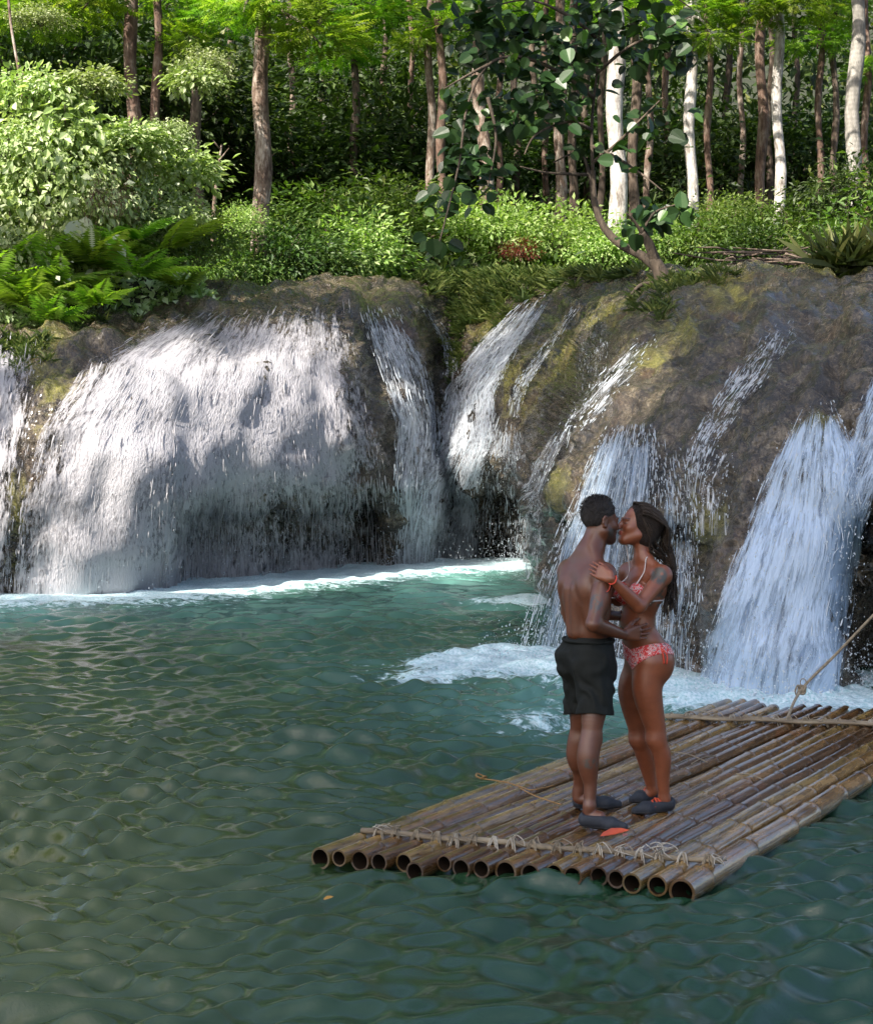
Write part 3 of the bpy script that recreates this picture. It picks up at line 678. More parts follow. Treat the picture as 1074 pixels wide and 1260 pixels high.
def proto_shrub(kind, seed):
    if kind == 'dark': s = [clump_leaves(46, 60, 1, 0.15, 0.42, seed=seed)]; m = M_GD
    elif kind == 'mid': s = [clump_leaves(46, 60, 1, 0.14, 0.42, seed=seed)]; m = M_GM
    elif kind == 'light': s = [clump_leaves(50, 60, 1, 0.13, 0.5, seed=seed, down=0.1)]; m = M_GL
    elif kind == 'broad': s = [clump_leaves(44, 26, 1, 0.24, 0.62, seed=seed, prof=OVAL, down=0.5)]; m = M_GP
    elif kind == 'vine': s = [clump_leaves(80, 45, 1, 0.105, 0.7, seed=seed, prof=DIAMOND, down=0.9, cr=0.16)]; m = M_GP
    elif kind == 'feather':
        r = np.random.default_rng(seed); P = unit(r.normal(size=(120, 3))) * (0.4 + 0.5 * r.random((120, 1))); P[:, 2] = abs(P[:, 2])
        s = pinnate(P, unit(P + np.array([0, 0, -0.2]) + 0.4 * r.normal(size=P.shape)), np.tile([0, 0, 1.0], (120, 1)) + 0.3 * r.normal(size=P.shape), 0.5, 8, 0.3, r.random(120)); m = M_GY
    elif kind == 'red': s = [clump_leaves(24, 50, 1, 0.16, 0.4, seed=seed)]; m = M_GR
    return leaves_mesh('shrub_foliage', m, s), shrub_stems(9, 1, seed).mesh('shrub_stem', B_TWIG)
PROTO = {k: [proto_shrub(k, 100 + 7 * i + j * 31) for j in range(2)] for i, k in enumerate(['dark', 'mid', 'light', 'broad', 'vine', 'feather', 'red'])}
def shrub(kind, loc, R, label, group, squash=0.9, rz=None, name='shrub'):
    e = empty(name, loc, label, 'shrub' if name == 'shrub' else 'plant', group)
    f, s = PROTO[kind][rng.integers(2)]
    e.rotation_euler = (0, 0, rng.random() * 6.28 if rz is None else rz); e.scale = (R * (.85 + .35 * rng.random()), R * (.85 + .3 * rng.random()), R * squash * (.8 + .45 * rng.random()))
    obj('foliage', f, e); obj('stem', s, e)
    return e

# ------------------------------------------------------------------ trees of the grove: (px at foot, py foot, px at frame top, width px, depth, bark, label)
crown_protos = []
for j, (mm, lf, asp) in enumerate([(M_GM, 0.055, 0.4), (M_GD, 0.06, 0.42), (M_GY, 0.05, 0.36)]):
    s = [clump_leaves(110, 42, 1, lf, asp, shell=0.35, seed=300 + j, half=False, cr=0.14, down=0.4)]
    crown_protos.append(leaves_mesh('tree_crown', mm, s))
def tree(foot_px, foot_py, top_px, wpx, Y, bk, label, crown=0, H=15.5, cr=2.6, bend=0.0, group='tall trees of the grove behind the falls', low=None):
    f = P3(foot_px, foot_py, Y); f[2] = min(f[2], float(ground_z(f[0], Y)) + 0.2) - 0.4; t = P3(top_px, 0, Y + 0.3)
    dx = (t[0] - f[0]) / (t[2] - f[2]); r0 = wpx * Y / FPX / 2
    e = empty('tree', tuple(f), label, 'tree', group)
    k = 26; z = np.linspace(0, H, k); ph = rng.random() * 6
    path = np.stack([dx * z + bend * np.sin(z / H * 6 + ph) + 0.05 * np.sin(z * 1.9 + ph), 0.05 * np.sin(z * 1.3 + ph), z], -1)
    rad = r0 * (1.0 - 0.35 * z / H) * (1 + 0.06 * np.sin(z * 2.3 + ph)) * (1 + 0.7 * np.exp(-z / 0.35))
    rad *= 1 + 0.05 * rng.normal(size=k)
    mb = MB(); mb.tube(path, rad, 12)
    obj('trunk', mb.mesh('trunk', bk), e)
    top = path[-1]
    for q in range(7):
        a = rng.random() * 6.28; z0 = H * (0.72 + 0.26 * rng.random()); s0 = np.array([dx * z0, 0, z0]); l = cr * (0.6 + 0.5 * rng.random())
        tt = np.linspace(0, 1, 6)[:, None]; lm = MB(); lm.tube(s0 + tt * l * np.array([math.cos(a), math.sin(a), 0.35]) + tt ** 2 * np.array([0, 0, 0.4]), np.linspace(r0 * 0.35, r0 * 0.08, 6), 6); obj('limb', lm.mesh('limb', bk), e)
    c = obj('crown', crown_protos[crown], e); c.location = tuple(top + np.array([0, 0, 0.2])); c.scale = (cr, cr, cr * 0.95); c.rotation_euler = (0, 0, rng.random() * 6.28)
    if low:
        for (px_, py_, rr_) in low:
            q = P3(px_, py_, Y - 0.5) - f
            b = obj('crown', PROTO['feather'][rng.integers(2)][0], e); b.location = tuple(q); b.scale = (rr_ * .9, rr_ * 0.8, rr_ * 0.6); b.rotation_euler = (0, 0, rng.random() * 6)
            ob = MB(); s0 = np.array([dx * (q[2] + 0.8), 0, q[2] + 0.8]); tt = np.linspace(0, 1, 6)[:, None]; ob.tube(s0 * (1 - tt) + q * tt + np.array([0, 0, 0.25]) * np.sin(tt * 3.14), np.linspace(r0 * 0.3, 0.02, 6), 6)
            obj('limb', ob.mesh('limb', bk), e)
    return e
TR = [
 (172,215,163,19,36,B_RED,'reddish brown straight trunk rising behind the vine covered thicket, left of a close pair'),
 (191,230,197,13,36,B_RED,'slimmer reddish trunk leaning right beside the thicket, right of a close pair'),
 (247,285,240,15,37,B_BROWN,'brown speckled trunk standing between the thicket and the mottled trunk'),
 (321,290,325,22,34,B_MOTT,'thick mottled brown trunk standing alone above the left waterfall'),
 (438,235,436,11,43,B_BROWN,'thin brown trunk half hidden in dark leaves behind the broad curtain fall'),
 (532,255,528,12,41,B_MOTT,'left trunk of the twin pair with sun patches near its foot'),
 (546,250,541,12,40,B_RED,'right brown trunk of the twin pair beside its sunlit neighbour'),
 (604,280,583,17,39,B_MOTT,'leaning mottled trunk with pale patches left of the round leaved tree'),
 (658,235,655,9,50,B_BROWN,'very thin dark trunk far back left of the pale forked stems'),
 (688,265,690,14,43,B_MOTT,'short looking mottled trunk glimpsed left of the curving branch'),
 (704,262,706,11,45,B_BROWN,'slim brown trunk just left of the curving branch'),
 (722,258,719,9,48,B_BROWN,'dark slim trunk directly behind the curving branch'),
 (760,272,755,23,38,B_PALE,'thick bright white trunk behind the small leaning tree'),
 (778,262,781,13,42,B_BROWN,'brown trunk just right of the thick bright white trunk'),
 (817,246,820,9,47,B_RED,'thin reddish trunk between the white trunk and the pale grey one'),
 (851,268,846,15,40,B_PALE,'pale grey trunk standing right of the round leaved tree'),
 (936,245,934,14,42,B_RED,'brown trunk pressed close to the left of a white pole like trunk'),
 (944,238,946,9,45,B_BROWN,'dark slim trunk squeezed between brown and white trunks'),
 (959,243,953,14,40,B_PALE,'straight white pole like trunk in the right part of the grove'),
 (978,235,976,8,50,B_BROWN,'slim dark trunk far behind, right of the white pole like trunk'),
 (1007,246,1006,9,44,B_RED,'thin reddish trunk between the white pole like trunk and the palm'),
 (1045,215,1050,21,37,B_PALM,'grey ringed palm trunk with leafy shrub round its foot'),
 (1064,200,1062,10,41,B_RED,'thin brown trunk at the right edge just behind the palm'),
 (890,240,895,9,52,B_BROWN,'dim slim trunk far back between the pale grey trunk and brown pair'),
 (400,225,396,9,52,B_BROWN,'dim thin trunk far back in the dark left of the thin brown one'),
 (612,250,616,8,44,B_RED,'thin reddish trunk seen through the hanging round leaves'),
 (636,245,632,9,46,B_BROWN,'thin brown trunk between leaning mottled trunk and very thin dark one'),
 (738,255,741,8,44,B_BROWN,'thin brown trunk crowding the left side of the thick bright white trunk'),
 (796,250,799,9,44,B_MOTT,'slim mottled trunk between brown and thin reddish ones right of the white trunk'),
 (872,245,869,9,43,B_RED,'slim reddish trunk just right of the pale grey trunk'),
 (912,240,909,8,45,B_MOTT,'slim mottled trunk left of the brown and white pair'),
 (1026,235,1023,9,44,B_BROWN,'slim brown trunk just left of the palm'),
 (470,240,474,8,47,B_BROWN,'faint slim trunk halfway between the thin brown trunk and the twin pair'),
 (362,240,358,9,46,B_BROWN,'faint slim trunk right of the thick mottled trunk'),
 (508,240,505,7,46,B_RED,'faint reddish trunk just left of the twin pair'),
 (672,240,670,8,46,B_RED,'slim reddish trunk left of the short looking mottled trunk'),
 (285,230,283,9,50,B_BROWN,'dim trunk far back between the speckled and thick mottled trunks'),
]
LOW = {3: [(350, 20, 1.3), (395, 55, 1.2), (300, 15, 1.0)], 4: [(450, 30, 1.6), (500, 20, 1.4), (420, 75, 1.2)], 2: [(235, 60, 1.0), (270, 30, 1.1), (205, 10, 0.9)], 5: [(555, 40, 1.1), (515, 60, 0.9)],
       18: [(975, 20, 1.2), (920, 15, 1.1)], 20: [(1005, 60, 1.2), (1030, 20, 1.2)], 22: [(1070, 90, 0.8)], 15: [(850, 20, 1.3), (880, 55, 1.0)], 13: [(790, 20, 1.4)], 0: [(100, 15, 1.4), (40, 30, 1.3)], 11: [(700, 15, 1.5), (650, 25, 1.3)], 7: [(600, 15, 1.3)]}
for i, a in enumerate(TR):
    tree(*a, crown=[2, 1, 0, 2, 2, 2, 1, 0, 1, 1, 0, 1, 0, 1, 1, 1, 1, 1, 2, 1, 2, 0, 2, 1, 1, 1, 0, 1, 0, 1, 0, 2, 1, 0, 2, 1, 0][i], H=11.5 + 3.5 * rng.random(), cr=2.0 + 0.9 * rng.random(), low=LOW.get(i))
# trees outside the frame left and right, so that the wood goes on
for i, (px, Y) in enumerate([(-120, 34), (-260, 38), (-60, 42), (1150, 38), (1240, 34), (1190, 46)]):
    tree(px, 240, px, 18, Y, B_BROWN, 'brown trunked forest tree beyond the edge of the picture', crown=i % 2, group='forest trees beyond the picture edges')

# far wooded hillside: nobody could count it
r = np.random.default_rng(77); sets = []
n = 90000
X = (r.random(n) * 2 - 1) * 27 + 2; Y = 49 + 22 * r.random(n); Z = ground_z(X, Y) + r.random(n) ** 1.0 * 14 * (0.8 + 0.3 * fbm(np.stack([X * 0.2, X * 0, X * 0], -1), 3, 5))
keep = fbm(np.stack([X * 0.35, Y * 0.35, Z * 0.5], -1), 3, 12) > -0.06
P = np.stack([X, Y, Z], -1)[keep]; n = len(P)
L = 0.28 + 0.28 * r.random(n)
sets.append(leaf_arrays(P, unit(r.normal(size=(n, 3)) + [0, 0, -0.3]), unit(r.normal(size=(n, 3)) * 0.6 + [0, -0.3, 1]), L, L * 0.45, DIAMOND, 0.2, 0.1, np.clip(0.5 + 0.5 * fbm(P * 0.5, 2, 14) + 0.25 * r.normal(size=n), 0, 1)))
tag(obj('forest_backdrop_foliage', leaves_mesh('forest_backdrop_foliage', M_GD, sets)), 'dense dark mass of far forest foliage behind the trunks', 'foliage', kind='stuff')
# low ground cover between the trunks
n = 26000; X = (r.random(n) * 2 - 1) * 19 + 1; Y = 36.3 + 17 * r.random(n) ** 1.3; Z = ground_z(X, Y) + 0.9 * r.random(n) ** 2 * (0.6 + fbm(np.stack([X * 0.6, Y * 0.6, X * 0], -1), 2, 3))
P = np.stack([X, Y, Z], -1); L = 0.16 + 0.2 * r.random(n)
s2 = [leaf_arrays(P, unit(r.normal(size=(n, 3)) + [0, -0.3, 0.3]), unit(r.normal(size=(n, 3)) * 0.5 + [0, -0.5, 1]), L, L * 0.45, DIAMOND, 0.3, 0.1)]
tag(obj('ground_cover', leaves_mesh('ground_cover', M_GM, s2)), 'low leafy ground cover on the forest floor between the trunks', 'ground cover', kind='stuff')

# understory trees and shrubs: (kind, px, py centre, R m, Y, label)
SH = [
 ('dark', 280, 200, 2.2, 44, 'dark leafy shrub mass between the speckled trunk and the thick mottled trunk'),
 ('dark', 375, 190, 2.4, 44, 'dark leafy shrub right of the thick mottled trunk'),
 ('mid', 395, 255, 1.5, 38, 'mid green shrub above the lip of the broad curtain fall'),
 ('mid', 470, 240, 1.6, 39, 'dappled green shrub between the thin brown trunk and the twin pair'),
 ('dark', 480, 160, 2.2, 46, 'dark shrub left of the twin trunk pair'),
 ('dark', 340, 310, 1.0, 34, 'low dark shrub at the foot of the thick mottled trunk'),
 ('dark', 400, 320, 0.8, 34.5, 'low dark shrub on the fall lip right of the mottled trunk foot'),
 ('light', 440, 300, 0.95, 35.5, 'sunlit low shrub behind the lip of the narrow cascade'),
 ('mid', 285, 330, 0.7, 33.5, 'small shrub hanging by the lip right of the ferns'),
 ('light', 500, 275, 0.9, 38.5, 'pale sunlit shrub left of the hanging round leaves'),
 ('dark', 590, 190, 1.8, 46, 'dark shrub between the twin pair and the leaning mottled trunk'),
 ('light', 575, 268, 1.1, 38, 'bright sunlit shrub behind the hanging cluster of round leaves'),
 ('light', 620, 285, 1.0, 37.5, 'bright sunlit shrub left of the red leaved plant'),
 ('light', 690, 285, 1.05, 37.5, 'bright sunlit shrub right of the red leaved plant'),
 ('light', 740, 300, 0.85, 37.0, 'bright sunlit shrub under the curving branch'),
 ('light', 800, 295, 0.8, 37.5, 'sunlit shrub directly behind the leaning trunk fork'),
 ('red', 641, 305, 0.38, 36.4, 'small plant with dark red leaves among the sunlit shrubs'),
 ('dark', 860, 215, 1.9, 46, 'dark shrub behind the pale grey trunk'),
 ('mid', 850, 290, 0.95, 37, 'green shrub at the foot of the pale grey trunk'),
 ('mid', 905, 285, 1.0, 36.5, 'green shrub left of the foot of the white pole like trunk'),
 ('dark', 930, 300, 0.85, 35.5, 'shaded low shrub near the flat rock lip'),
 ('light', 900, 255, 0.8, 38.5, 'paler shrub below the dim slim trunk on the right'),
 ('dark', 900, 170, 2.0, 48, 'dark tall shrub left of the brown trunk beside the white pole'),
 ('mid', 985, 280, 1.0, 36.5, 'green shrub right of the white pole like trunk foot'),
 ('dark', 985, 180, 1.9, 47, 'dark shrub between the white pole like trunk and the palm'),
 ('dark', 1040, 235, 0.95, 35.5, 'dark green shrub wrapped round the palm foot'),
 ('mid', 1060, 300, 1.0, 33, 'green shrub at the right edge above the lip'),
 ('mid', 1120, 260, 1.5, 34, 'green shrub past the right edge of the picture'),
 ('dark', 740, 180, 2.2, 48, 'dark shrub behind the curving branch'),
 ('dark', 660, 170, 2.0, 49, 'dark shrub far back behind the thin dark trunk'),
 ('dark', 120, 60, 2.6, 42, 'dark high foliage above the vine covered thicket'),
 ('dark', 30, 90, 2.4, 40, 'dark high foliage at the left edge above the thicket'),
 ('dark', 220, 120, 2.0, 41, 'dark leafy growth right of the close reddish pair'),
 ('dark', 430, 90, 2.2, 48, 'dark high foliage below the bright top leaves'),
 ('vine', 60, 215, 1.45, 28.5, 'sun bleached vine covered thicket at the left edge'),
 ('vine', 8, 300, 1.3, 27.5, 'pale trailing vines tumbling down the left edge'),
 ('vine', 140, 190, 0.85, 29.5, 'vine covered mound with a brown dead hollow in front of the reddish pair'),
 ('vine', 190, 250, 0.9, 29.5, 'leafy vine growth right of the brown hollow'),
 ('broad', 75, 150, 0.8, 28.5, 'broad leaved bright creeper on top of the left thicket'),
 ('broad', 160, 165, 0.5, 28.6, 'broad leaved creeper topping the mound below the reddish pair'),
 ('broad', 225, 200, 0.7, 30.5, 'broad leaved plant right of the vine covered mound'),
 ('vine', 0, 400, 0.75, 26.6, 'pale creeper patch on the rock at the far left'),
 ('vine', -120, 260, 1.8, 28, 'vine thicket past the left edge of the picture'),
 ('vine', 105, 300, 0.85, 29.0, 'vine growth hanging low between the brown hollow and the fern bank'),
 ('vine', 165, 285, 0.75, 29.8, 'leafy vines at the foot of the mound just above the upper fern'),
 ('mid', 215, 300, 0.7, 30.5, 'green shrub filling the gap behind the large bright fern'),
 ('vine', 45, 330, 0.8, 28.3, 'vine growth low at left just behind the bright ferns'),
 ('vine', 252, 75, 0.6, 33.2, 'bright creeper climbing the speckled trunk near the top of the picture'),
 ('broad', 242, 95, 0.4, 32.5, 'broad bright leaves hanging in front of the speckled trunk'),
 ('broad', 118, 95, 0.5, 28.6, 'loose broad leaved shoots rising above the left thicket'),
 ('broad', 40, 105, 0.5, 28.3, 'broad pale leaves on the upper left shoulder of the thicket'),
 ('vine', 15, 170, 0.7, 28.0, 'bleached vines on the left shoulder of the thicket'),
 ('vine', 205, 165, 0.45, 29.2, 'small leafy outgrowth on the right shoulder of the mound'),
 ('vine', 50, 15, 0.5, 31, 'pale leafy spray at the top left corner'),
 ('dark', -150, 120, 2.5, 33, 'dark thicket past the left edge of the picture'),
 ('mid', 250, 285, 0.7, 31.5, 'green shrub between the ferns and the speckled trunk foot'),
 ('light', 300, 270, 0.5, 33, 'small leafy plant with a bent stem left of the mottled trunk'),
]
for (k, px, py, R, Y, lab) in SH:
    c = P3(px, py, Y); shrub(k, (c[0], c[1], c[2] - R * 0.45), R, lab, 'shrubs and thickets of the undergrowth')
# brown dead hollow
mb = [clump_leaves(40, 34, 1, 0.09, 0.25, seed=55, cr=0.2, down=0.8)]
h = obj('dead_vine_tangle', leaves_mesh('dead_vine_tangle', M_GBR, mb)); c = P3(132, 228, 26.9); h.location = tuple(c - np.array([0, 0, 0.45])); h.scale = (0.42, 0.3, 0.95)
tag(h, 'reddish brown tangle of dead vines in the middle of the left thicket', 'dead vines')
# ferns
def bank():
    a = np.linspace(-1, 1, 110); b = np.linspace(0, 1, 50); A, B = np.meshgrid(a, b)
    th = A * math.pi / 2 * 0.98; X0 = P3(-60, 400, 29)[0] + 4.6 * np.sin(th); ph = B * math.pi / 2
    R0 = 1.9 * np.cos(th) ** 0.5 + 0.1
    P = np.stack([X0, 30.2 - R0 * np.cos(ph) * 1.15, 4.1 + 1.55 * np.sin(ph) * np.cos(th) ** 0.4], -1)
    P = P + 0.22 * fbm(P * 1.4, 3, 51)[..., None] * np.array([0.3, -1, 0.8]); return P
BK = bank()
tag(obj('earth_bank', raw_mesh('earth_bank', BK.reshape(-1, 3), [grid_faces(50, 110)], None, True, [M_SOIL])), kind='structure')
k = 9000; ii = rng.integers(2, 48, k); jj = rng.integers(2, 108, k); PB = BK[ii, jj] + rng.normal(size=(k, 3)) * .09
L = 0.09 + 0.12 * rng.random(k)
tag(obj('bank_creeper', leaves_mesh('bank_creeper', M_GP, [leaf_arrays(PB, unit(rng.normal(size=(k, 3)) + [0, -.6, -.2]), unit(rng.normal(size=(k, 3)) * .5 + [0, -.9, .8]), L, L * .6, DIAMOND, .3, .1)])), 'pale creeper leaves covering the earth bank under the ferns', 'ground cover', kind='stuff')
def fern_mesh(seed, nf=13):
    r = np.random.default_rng(seed); sets = []
    a = r.random(nf) * 6.28; D = np.stack([np.cos(a), np.sin(a), 0.55 + 0.5 * r.random(nf)], -1)
    return leaves_mesh('fronds', M_GY, pinnate(np.zeros((nf, 3)), D, np.tile([0, 0, 1.0], (nf, 1)), 0.8 + 0.35 * r.random(nf), 17, 0.24, r.random(nf), lw=0.27))
FERN = [fern_mesh(1), fern_mesh(2), fern_mesh(3)]
def fern(px, py, Y, s, label):
    c = P3(px, py + 8, Y - 1.1); s = s * 1.35; e = empty('fern', tuple(c), label, 'fern', 'ferns along the left lip')
    o = obj('fronds', FERN[rng.integers(3)], e); e.scale = (s, s, s); e.rotation_euler = (0.25 * rng.normal(), 0, rng.random() * 6.28)
for (px, py, Y, s, lab) in [
 (205, 305, 29.5, 0.95, 'large bright green fern with long arching fronds nearest the speckled trunk'),
 (165, 335, 28.6, 0.85, 'bright fern leaning right above the brown rock lip'),
 (115, 320, 28.3, 0.85, 'pale sunlit fern in the middle of the fern bank'),
 (225, 345, 29.5, 0.6, 'small fern at the right end of the fern bank'),
 (75, 345, 27.8, 0.8, 'yellow green fern hanging over the left lip'),
 (120, 370, 27.6, 0.62, 'low fern right at the edge of the rock'),
 (35, 370, 27.2, 0.8, 'bright fern near the left edge of the picture'),
 (60, 390, 27.0, 0.55, 'lowest small fern above the wet rock at left'),
 (-20, 350, 27.2, 0.9, 'fern cut by the left edge of the picture'),
 (20, 320, 27.8, 0.8, 'pale fern below the trailing vines at left'),
 (160, 290, 29.3, 0.7, 'upper fern just under the brown hollow')]:
    fern(px, py, Y, s, lab)
# big bleached taro-like leaf
mb = MB(); c = P3(98, 300, 27.2)
V, F, t = leaf_arrays(np.array([c, c + [0.5, -0.1, -0.35]]), np.array([[0.25, -0.25, -1], [0.7, -0.3, -0.4]]), np.array([[-0.3, -0.8, 0.6], [-0.2, -0.5, 0.9]]), np.array([0.62, 0.4]), np.array([0.50, 0.30]), ROUND, 0.35, 0.3)
mb.add(V + np.array([0, 0, 0.4]), F, t); o = obj('giant_leaf', mb.mesh('giant_leaf', m_foliage('pale_leaf', [(0, (0.32, 0.36, 0.28)), (1, (0.42, 0.46, 0.36))], 0.2), smooth=False))
tag(o, 'very large pale sun bleached leaf above the fern bank', 'leaf')

# grass hanging on the ledges
def grass(name, regions, label, n, blen=0.34):
    mb = MB(); r = np.random.default_rng(len(label))
    for (px, py, rx, ry, f) in regions:
        kt = int(n * f) // 34; k = kt * 34; a = r.normal(size=(kt, 2)) * 0.5
        P, N = cliff_at(px + a[:, 0] * rx, py + a[:, 1] * ry, np.full(kt, -0.02)); N = unit(np.repeat(unit(N), 34, 0)); P = np.repeat(P, 34, 0) + r.normal(size=(k, 3)) * 0.035
        D = unit(N * 0.45 + np.array([0, 0, 0.8]) + r.normal(size=(k, 3)) * 0.5)
        L = blen * (0.5 + 0.8 * r.random(k))
        V, F, t = leaf_arrays(P, D, unit(np.array([0, 0, 1.0]) + 0.3 * r.normal(size=(k, 3))), L, 0.014, [(0.35, 0.5), (0.7, 0.4)], 0.7, 0.02, np.clip(np.repeat(r.random(kt), 34) * .6 + .4 * r.random(k), 0, 1))
        mb.add(V, F, t)
    return tag(obj(name, mb.mesh(name, M_GRASS, smooth=False)), label, 'grass', kind='stuff')
grass('ledge_grass', [(600, 352, 70, 22, 0.4), (640, 345, 80, 10, 0.2), (590, 385, 45, 28, 0.2), (550, 350, 30, 14, 0.1), (720, 338, 60, 7, 0.1)], 'tufted green grass hanging over the ledge between the cascades', 11000, 0.22)
grass('root_grass', [(800, 372, 22, 18, 0.5), (835, 350, 25, 10, 0.3), (880, 345, 25, 8, 0.2)], 'green grass growing round the roots of the leaning tree', 2600, 0.17)
grass('moss_tufts', [(10, 420, 60, 40, 0.4), (95, 385, 60, 18, 0.4), (560, 440, 14, 30, 0.2)], 'mossy tufts on the wet rock at the left edge of the falls', 5000, 0.16)
c = empty('grass_clump', tuple(P3(1060, 330, 24.5)), 'grassy clump overhanging the lip at the right edge', 'grass clump')
V, F, t = leaf_arrays(np.zeros((420, 3)) + rng.normal(size=(420, 3)) * [0.35, 0.2, 0.05], unit(rng.normal(size=(420, 3)) * 0.6 + [0, -0.2, 1]), rand_dir(420, 1), 0.35 + 0.35 * rng.random(420), 0.018, [(0.35, 0.5), (0.7, 0.4)], 0.7, 0.02)
obj('blades', MB().add(V, F, t).mesh('blades', M_GRASS, smooth=False), c)
# brushwood on the right lip
mb = MB()
for k in range(70):
    a = P3(880 + 170 * rng.random(), 329 - 22 * rng.random(), 27.5 + 2 * rng.random()); d = np.array([rng.normal() * 0.6, rng.normal() * 0.2, rng.normal() * 0.09])
    mb.tube(np.array([a - d * 0.6, a + rng.normal(size=3) * 0.03, a + d * 0.6]), [0.012, 0.018, 0.008], 5)
tag(obj('brushwood_pile', mb.mesh('brushwood_pile', B_BROWN)), 'heap of dry brushwood lying on the lip at upper right', 'brushwood')
# rounded straw coloured bulge on the right lip
# ------------------------------------------------------------------ small leaning tree with round leaves
base = cliff_at(np.array([815.]), np.array([345.]), np.array([0.0]))[0][0]; YT = base[1]
e = empty('leaning_tree', tuple(base), 'small leaning tree with big round dark leaves growing on the rock ledge', 'tree')
def tp(px, py, dy=0.0): return P3(px, py, YT + dy) - base
def spl(pts, n=24):
    pts = np.asarray(pts, float); k = np.arange(len(pts)); t = np.linspace(0, len(pts) - 1, n)
    out = []
    for x in t:
        i = min(int(x), len(pts) - 2); f = x - i
        p0, p1, p2, p3 = pts[max(i - 1, 0)], pts[i], pts[i + 1], pts[min(i + 2, len(pts) - 1)]
        out.append(0.5 * ((2 * p1) + (-p0 + p2) * f + (2 * p0 - 5 * p1 + 4 * p2 - p3) * f * f + (-p0 + 3 * p1 - 3 * p2 + p3) * f ** 3))
    return np.array(out)
mb = MB(); sc_ = YT / FPX
mb.tube(spl([tp(816, 352), tp(812, 335), tp(803, 318)], 12), np.linspace(11, 7.5, 12) * sc_, 10)
mb.tube(spl([tp(806, 322), tp(798, 300, -0.1), tp(789, 286, -0.2)], 12), np.linspace(7, 5, 12) * sc_, 10)
mb.tube(spl([tp(808, 330), tp(790, 315, 0.1), tp(762, 300, 0.2), tp(742, 278, 0.3), tp(731, 248, 0.3), tp(729, 210, 0.3)], 30), np.linspace(6.5, 3.6, 30) * sc_, 10)
for a in [(818, 350, 835, 358, 848, 372), (814, 350, 800, 362, 796, 378), (820, 352, 826, 365, 832, 385), (812, 350, 790, 350, 776, 362)]:
    mb.tube(spl([tp(a[0], a[1], -0.1), tp(a[2], a[3], -0.35), tp(a[4], a[5], -0.55)], 8), np.linspace(4.5, 1.2, 8) * sc_, 6)
obj('trunk', mb.mesh('trunk', B_TWIG), e)
mb = MB(); br = [
 [(729,212,.3),(728,150,.3),(734,90,.2),(737,40,.1),(742,-30,0)], [(729,215,.3),(700,214,.1),(670,212,0),(640,205,-.2)], [(728,160,.3),(700,150,0),(660,165,-.3),(645,190,-.4)],
 [(730,120,.2),(690,90,0),(640,70,-.3),(600,80,-.5),(575,130,-.6),(565,200,-.7),(548,270,-.8),(540,300,-.8)], [(734,90,.2),(770,60,0),(810,40,-.2),(850,20,-.3)],
 [(729,200,.3),(755,180,.1),(785,150,-.1),(815,120,-.2)], [(729,180,.3),(760,195,0),(790,215,-.2),(815,235,-.3)], [(789,286,-.2),(780,272,-.3),(770,262,-.4)], [(789,286,-.2),(805,262,-.3),(830,252,-.4)],
 [(737,50,.1),(700,20,-.1),(650,0,-.3),(600,10,-.5)], [(600,80,-.5),(580,90,-.6),(545,110,-.7)], [(600,120,-.5),(610,170,-.5),(600,230,-.6)], [(742,-20,0),(700,-40,0),(640,-20,-.3),(590,-10,-.4)], [(742,-20,0),(800,-20,0),(850,10,-.2)], [(730,240,.3),(715,190,.2),(680,200,.2)]]
P = []
for b_ in br:
    q = spl([tp(*x) for x in b_], 26); mb.tube(q, np.linspace(2.6, 0.8, 26) * sc_, 6)
    P.append(q[5:])
obj('branch', mb.mesh('branch', B_TWIG), e)
lc = [(640,30,60,26,52),(600,60,36,30,36),(690,60,50,40,52),(650,110,60,30,52),(720,30,40,30,26),(700,130,36,22,24),(790,30,50,28,46),(830,60,25,30,22),(770,80,30,30,16),(560,140,22,22,16),(562,195,24,26,20),(548,250,20,26,16),(536,298,10,14,8),(600,200,26,26,18),(615,150,26,22,18),
      (655,150,26,14,14),(690,180,40,16,12),(775,150,25,22,16),(810,140,18,22,12),(800,180,26,18,14),(775,195,16,12,8),(845,150,18,30,8),(800,262,26,16,20),(776,285,12,12,8),(838,255,14,9,7),(600,235,12,20,7),(570,20,30,20,22),(630,60,60,50,30)]
PP = []; 
for (x, y, rx, ry, k) in lc:
    k = int(k * (0.7 if (x > 685 and 120 < y < 200) else 1.4))
    a = rng.normal(size=(k, 2)) * 0.6
    for i in range(k): PP.append(tp(x + a[i, 0] * rx, y + a[i, 1] * ry, rng.normal() * 0.45))
PP = np.array(PP); n = len(PP)
D = unit(rng.normal(size=(n, 3)) * [1, 0.7, 0.5] + [0, -0.1, -0.45]); N = unit(rng.normal(size=(n, 3)) * 0.6 + [-0.1, -0.65, 0.8])
L = (12 + 11 * rng.random(n)) * sc_
obj('leaves', leaves_mesh('leaves', M_GB, [leaf_arrays(PP, D, N, L, L * 0.82, ROUND, 0.15, 0.1)]), e)
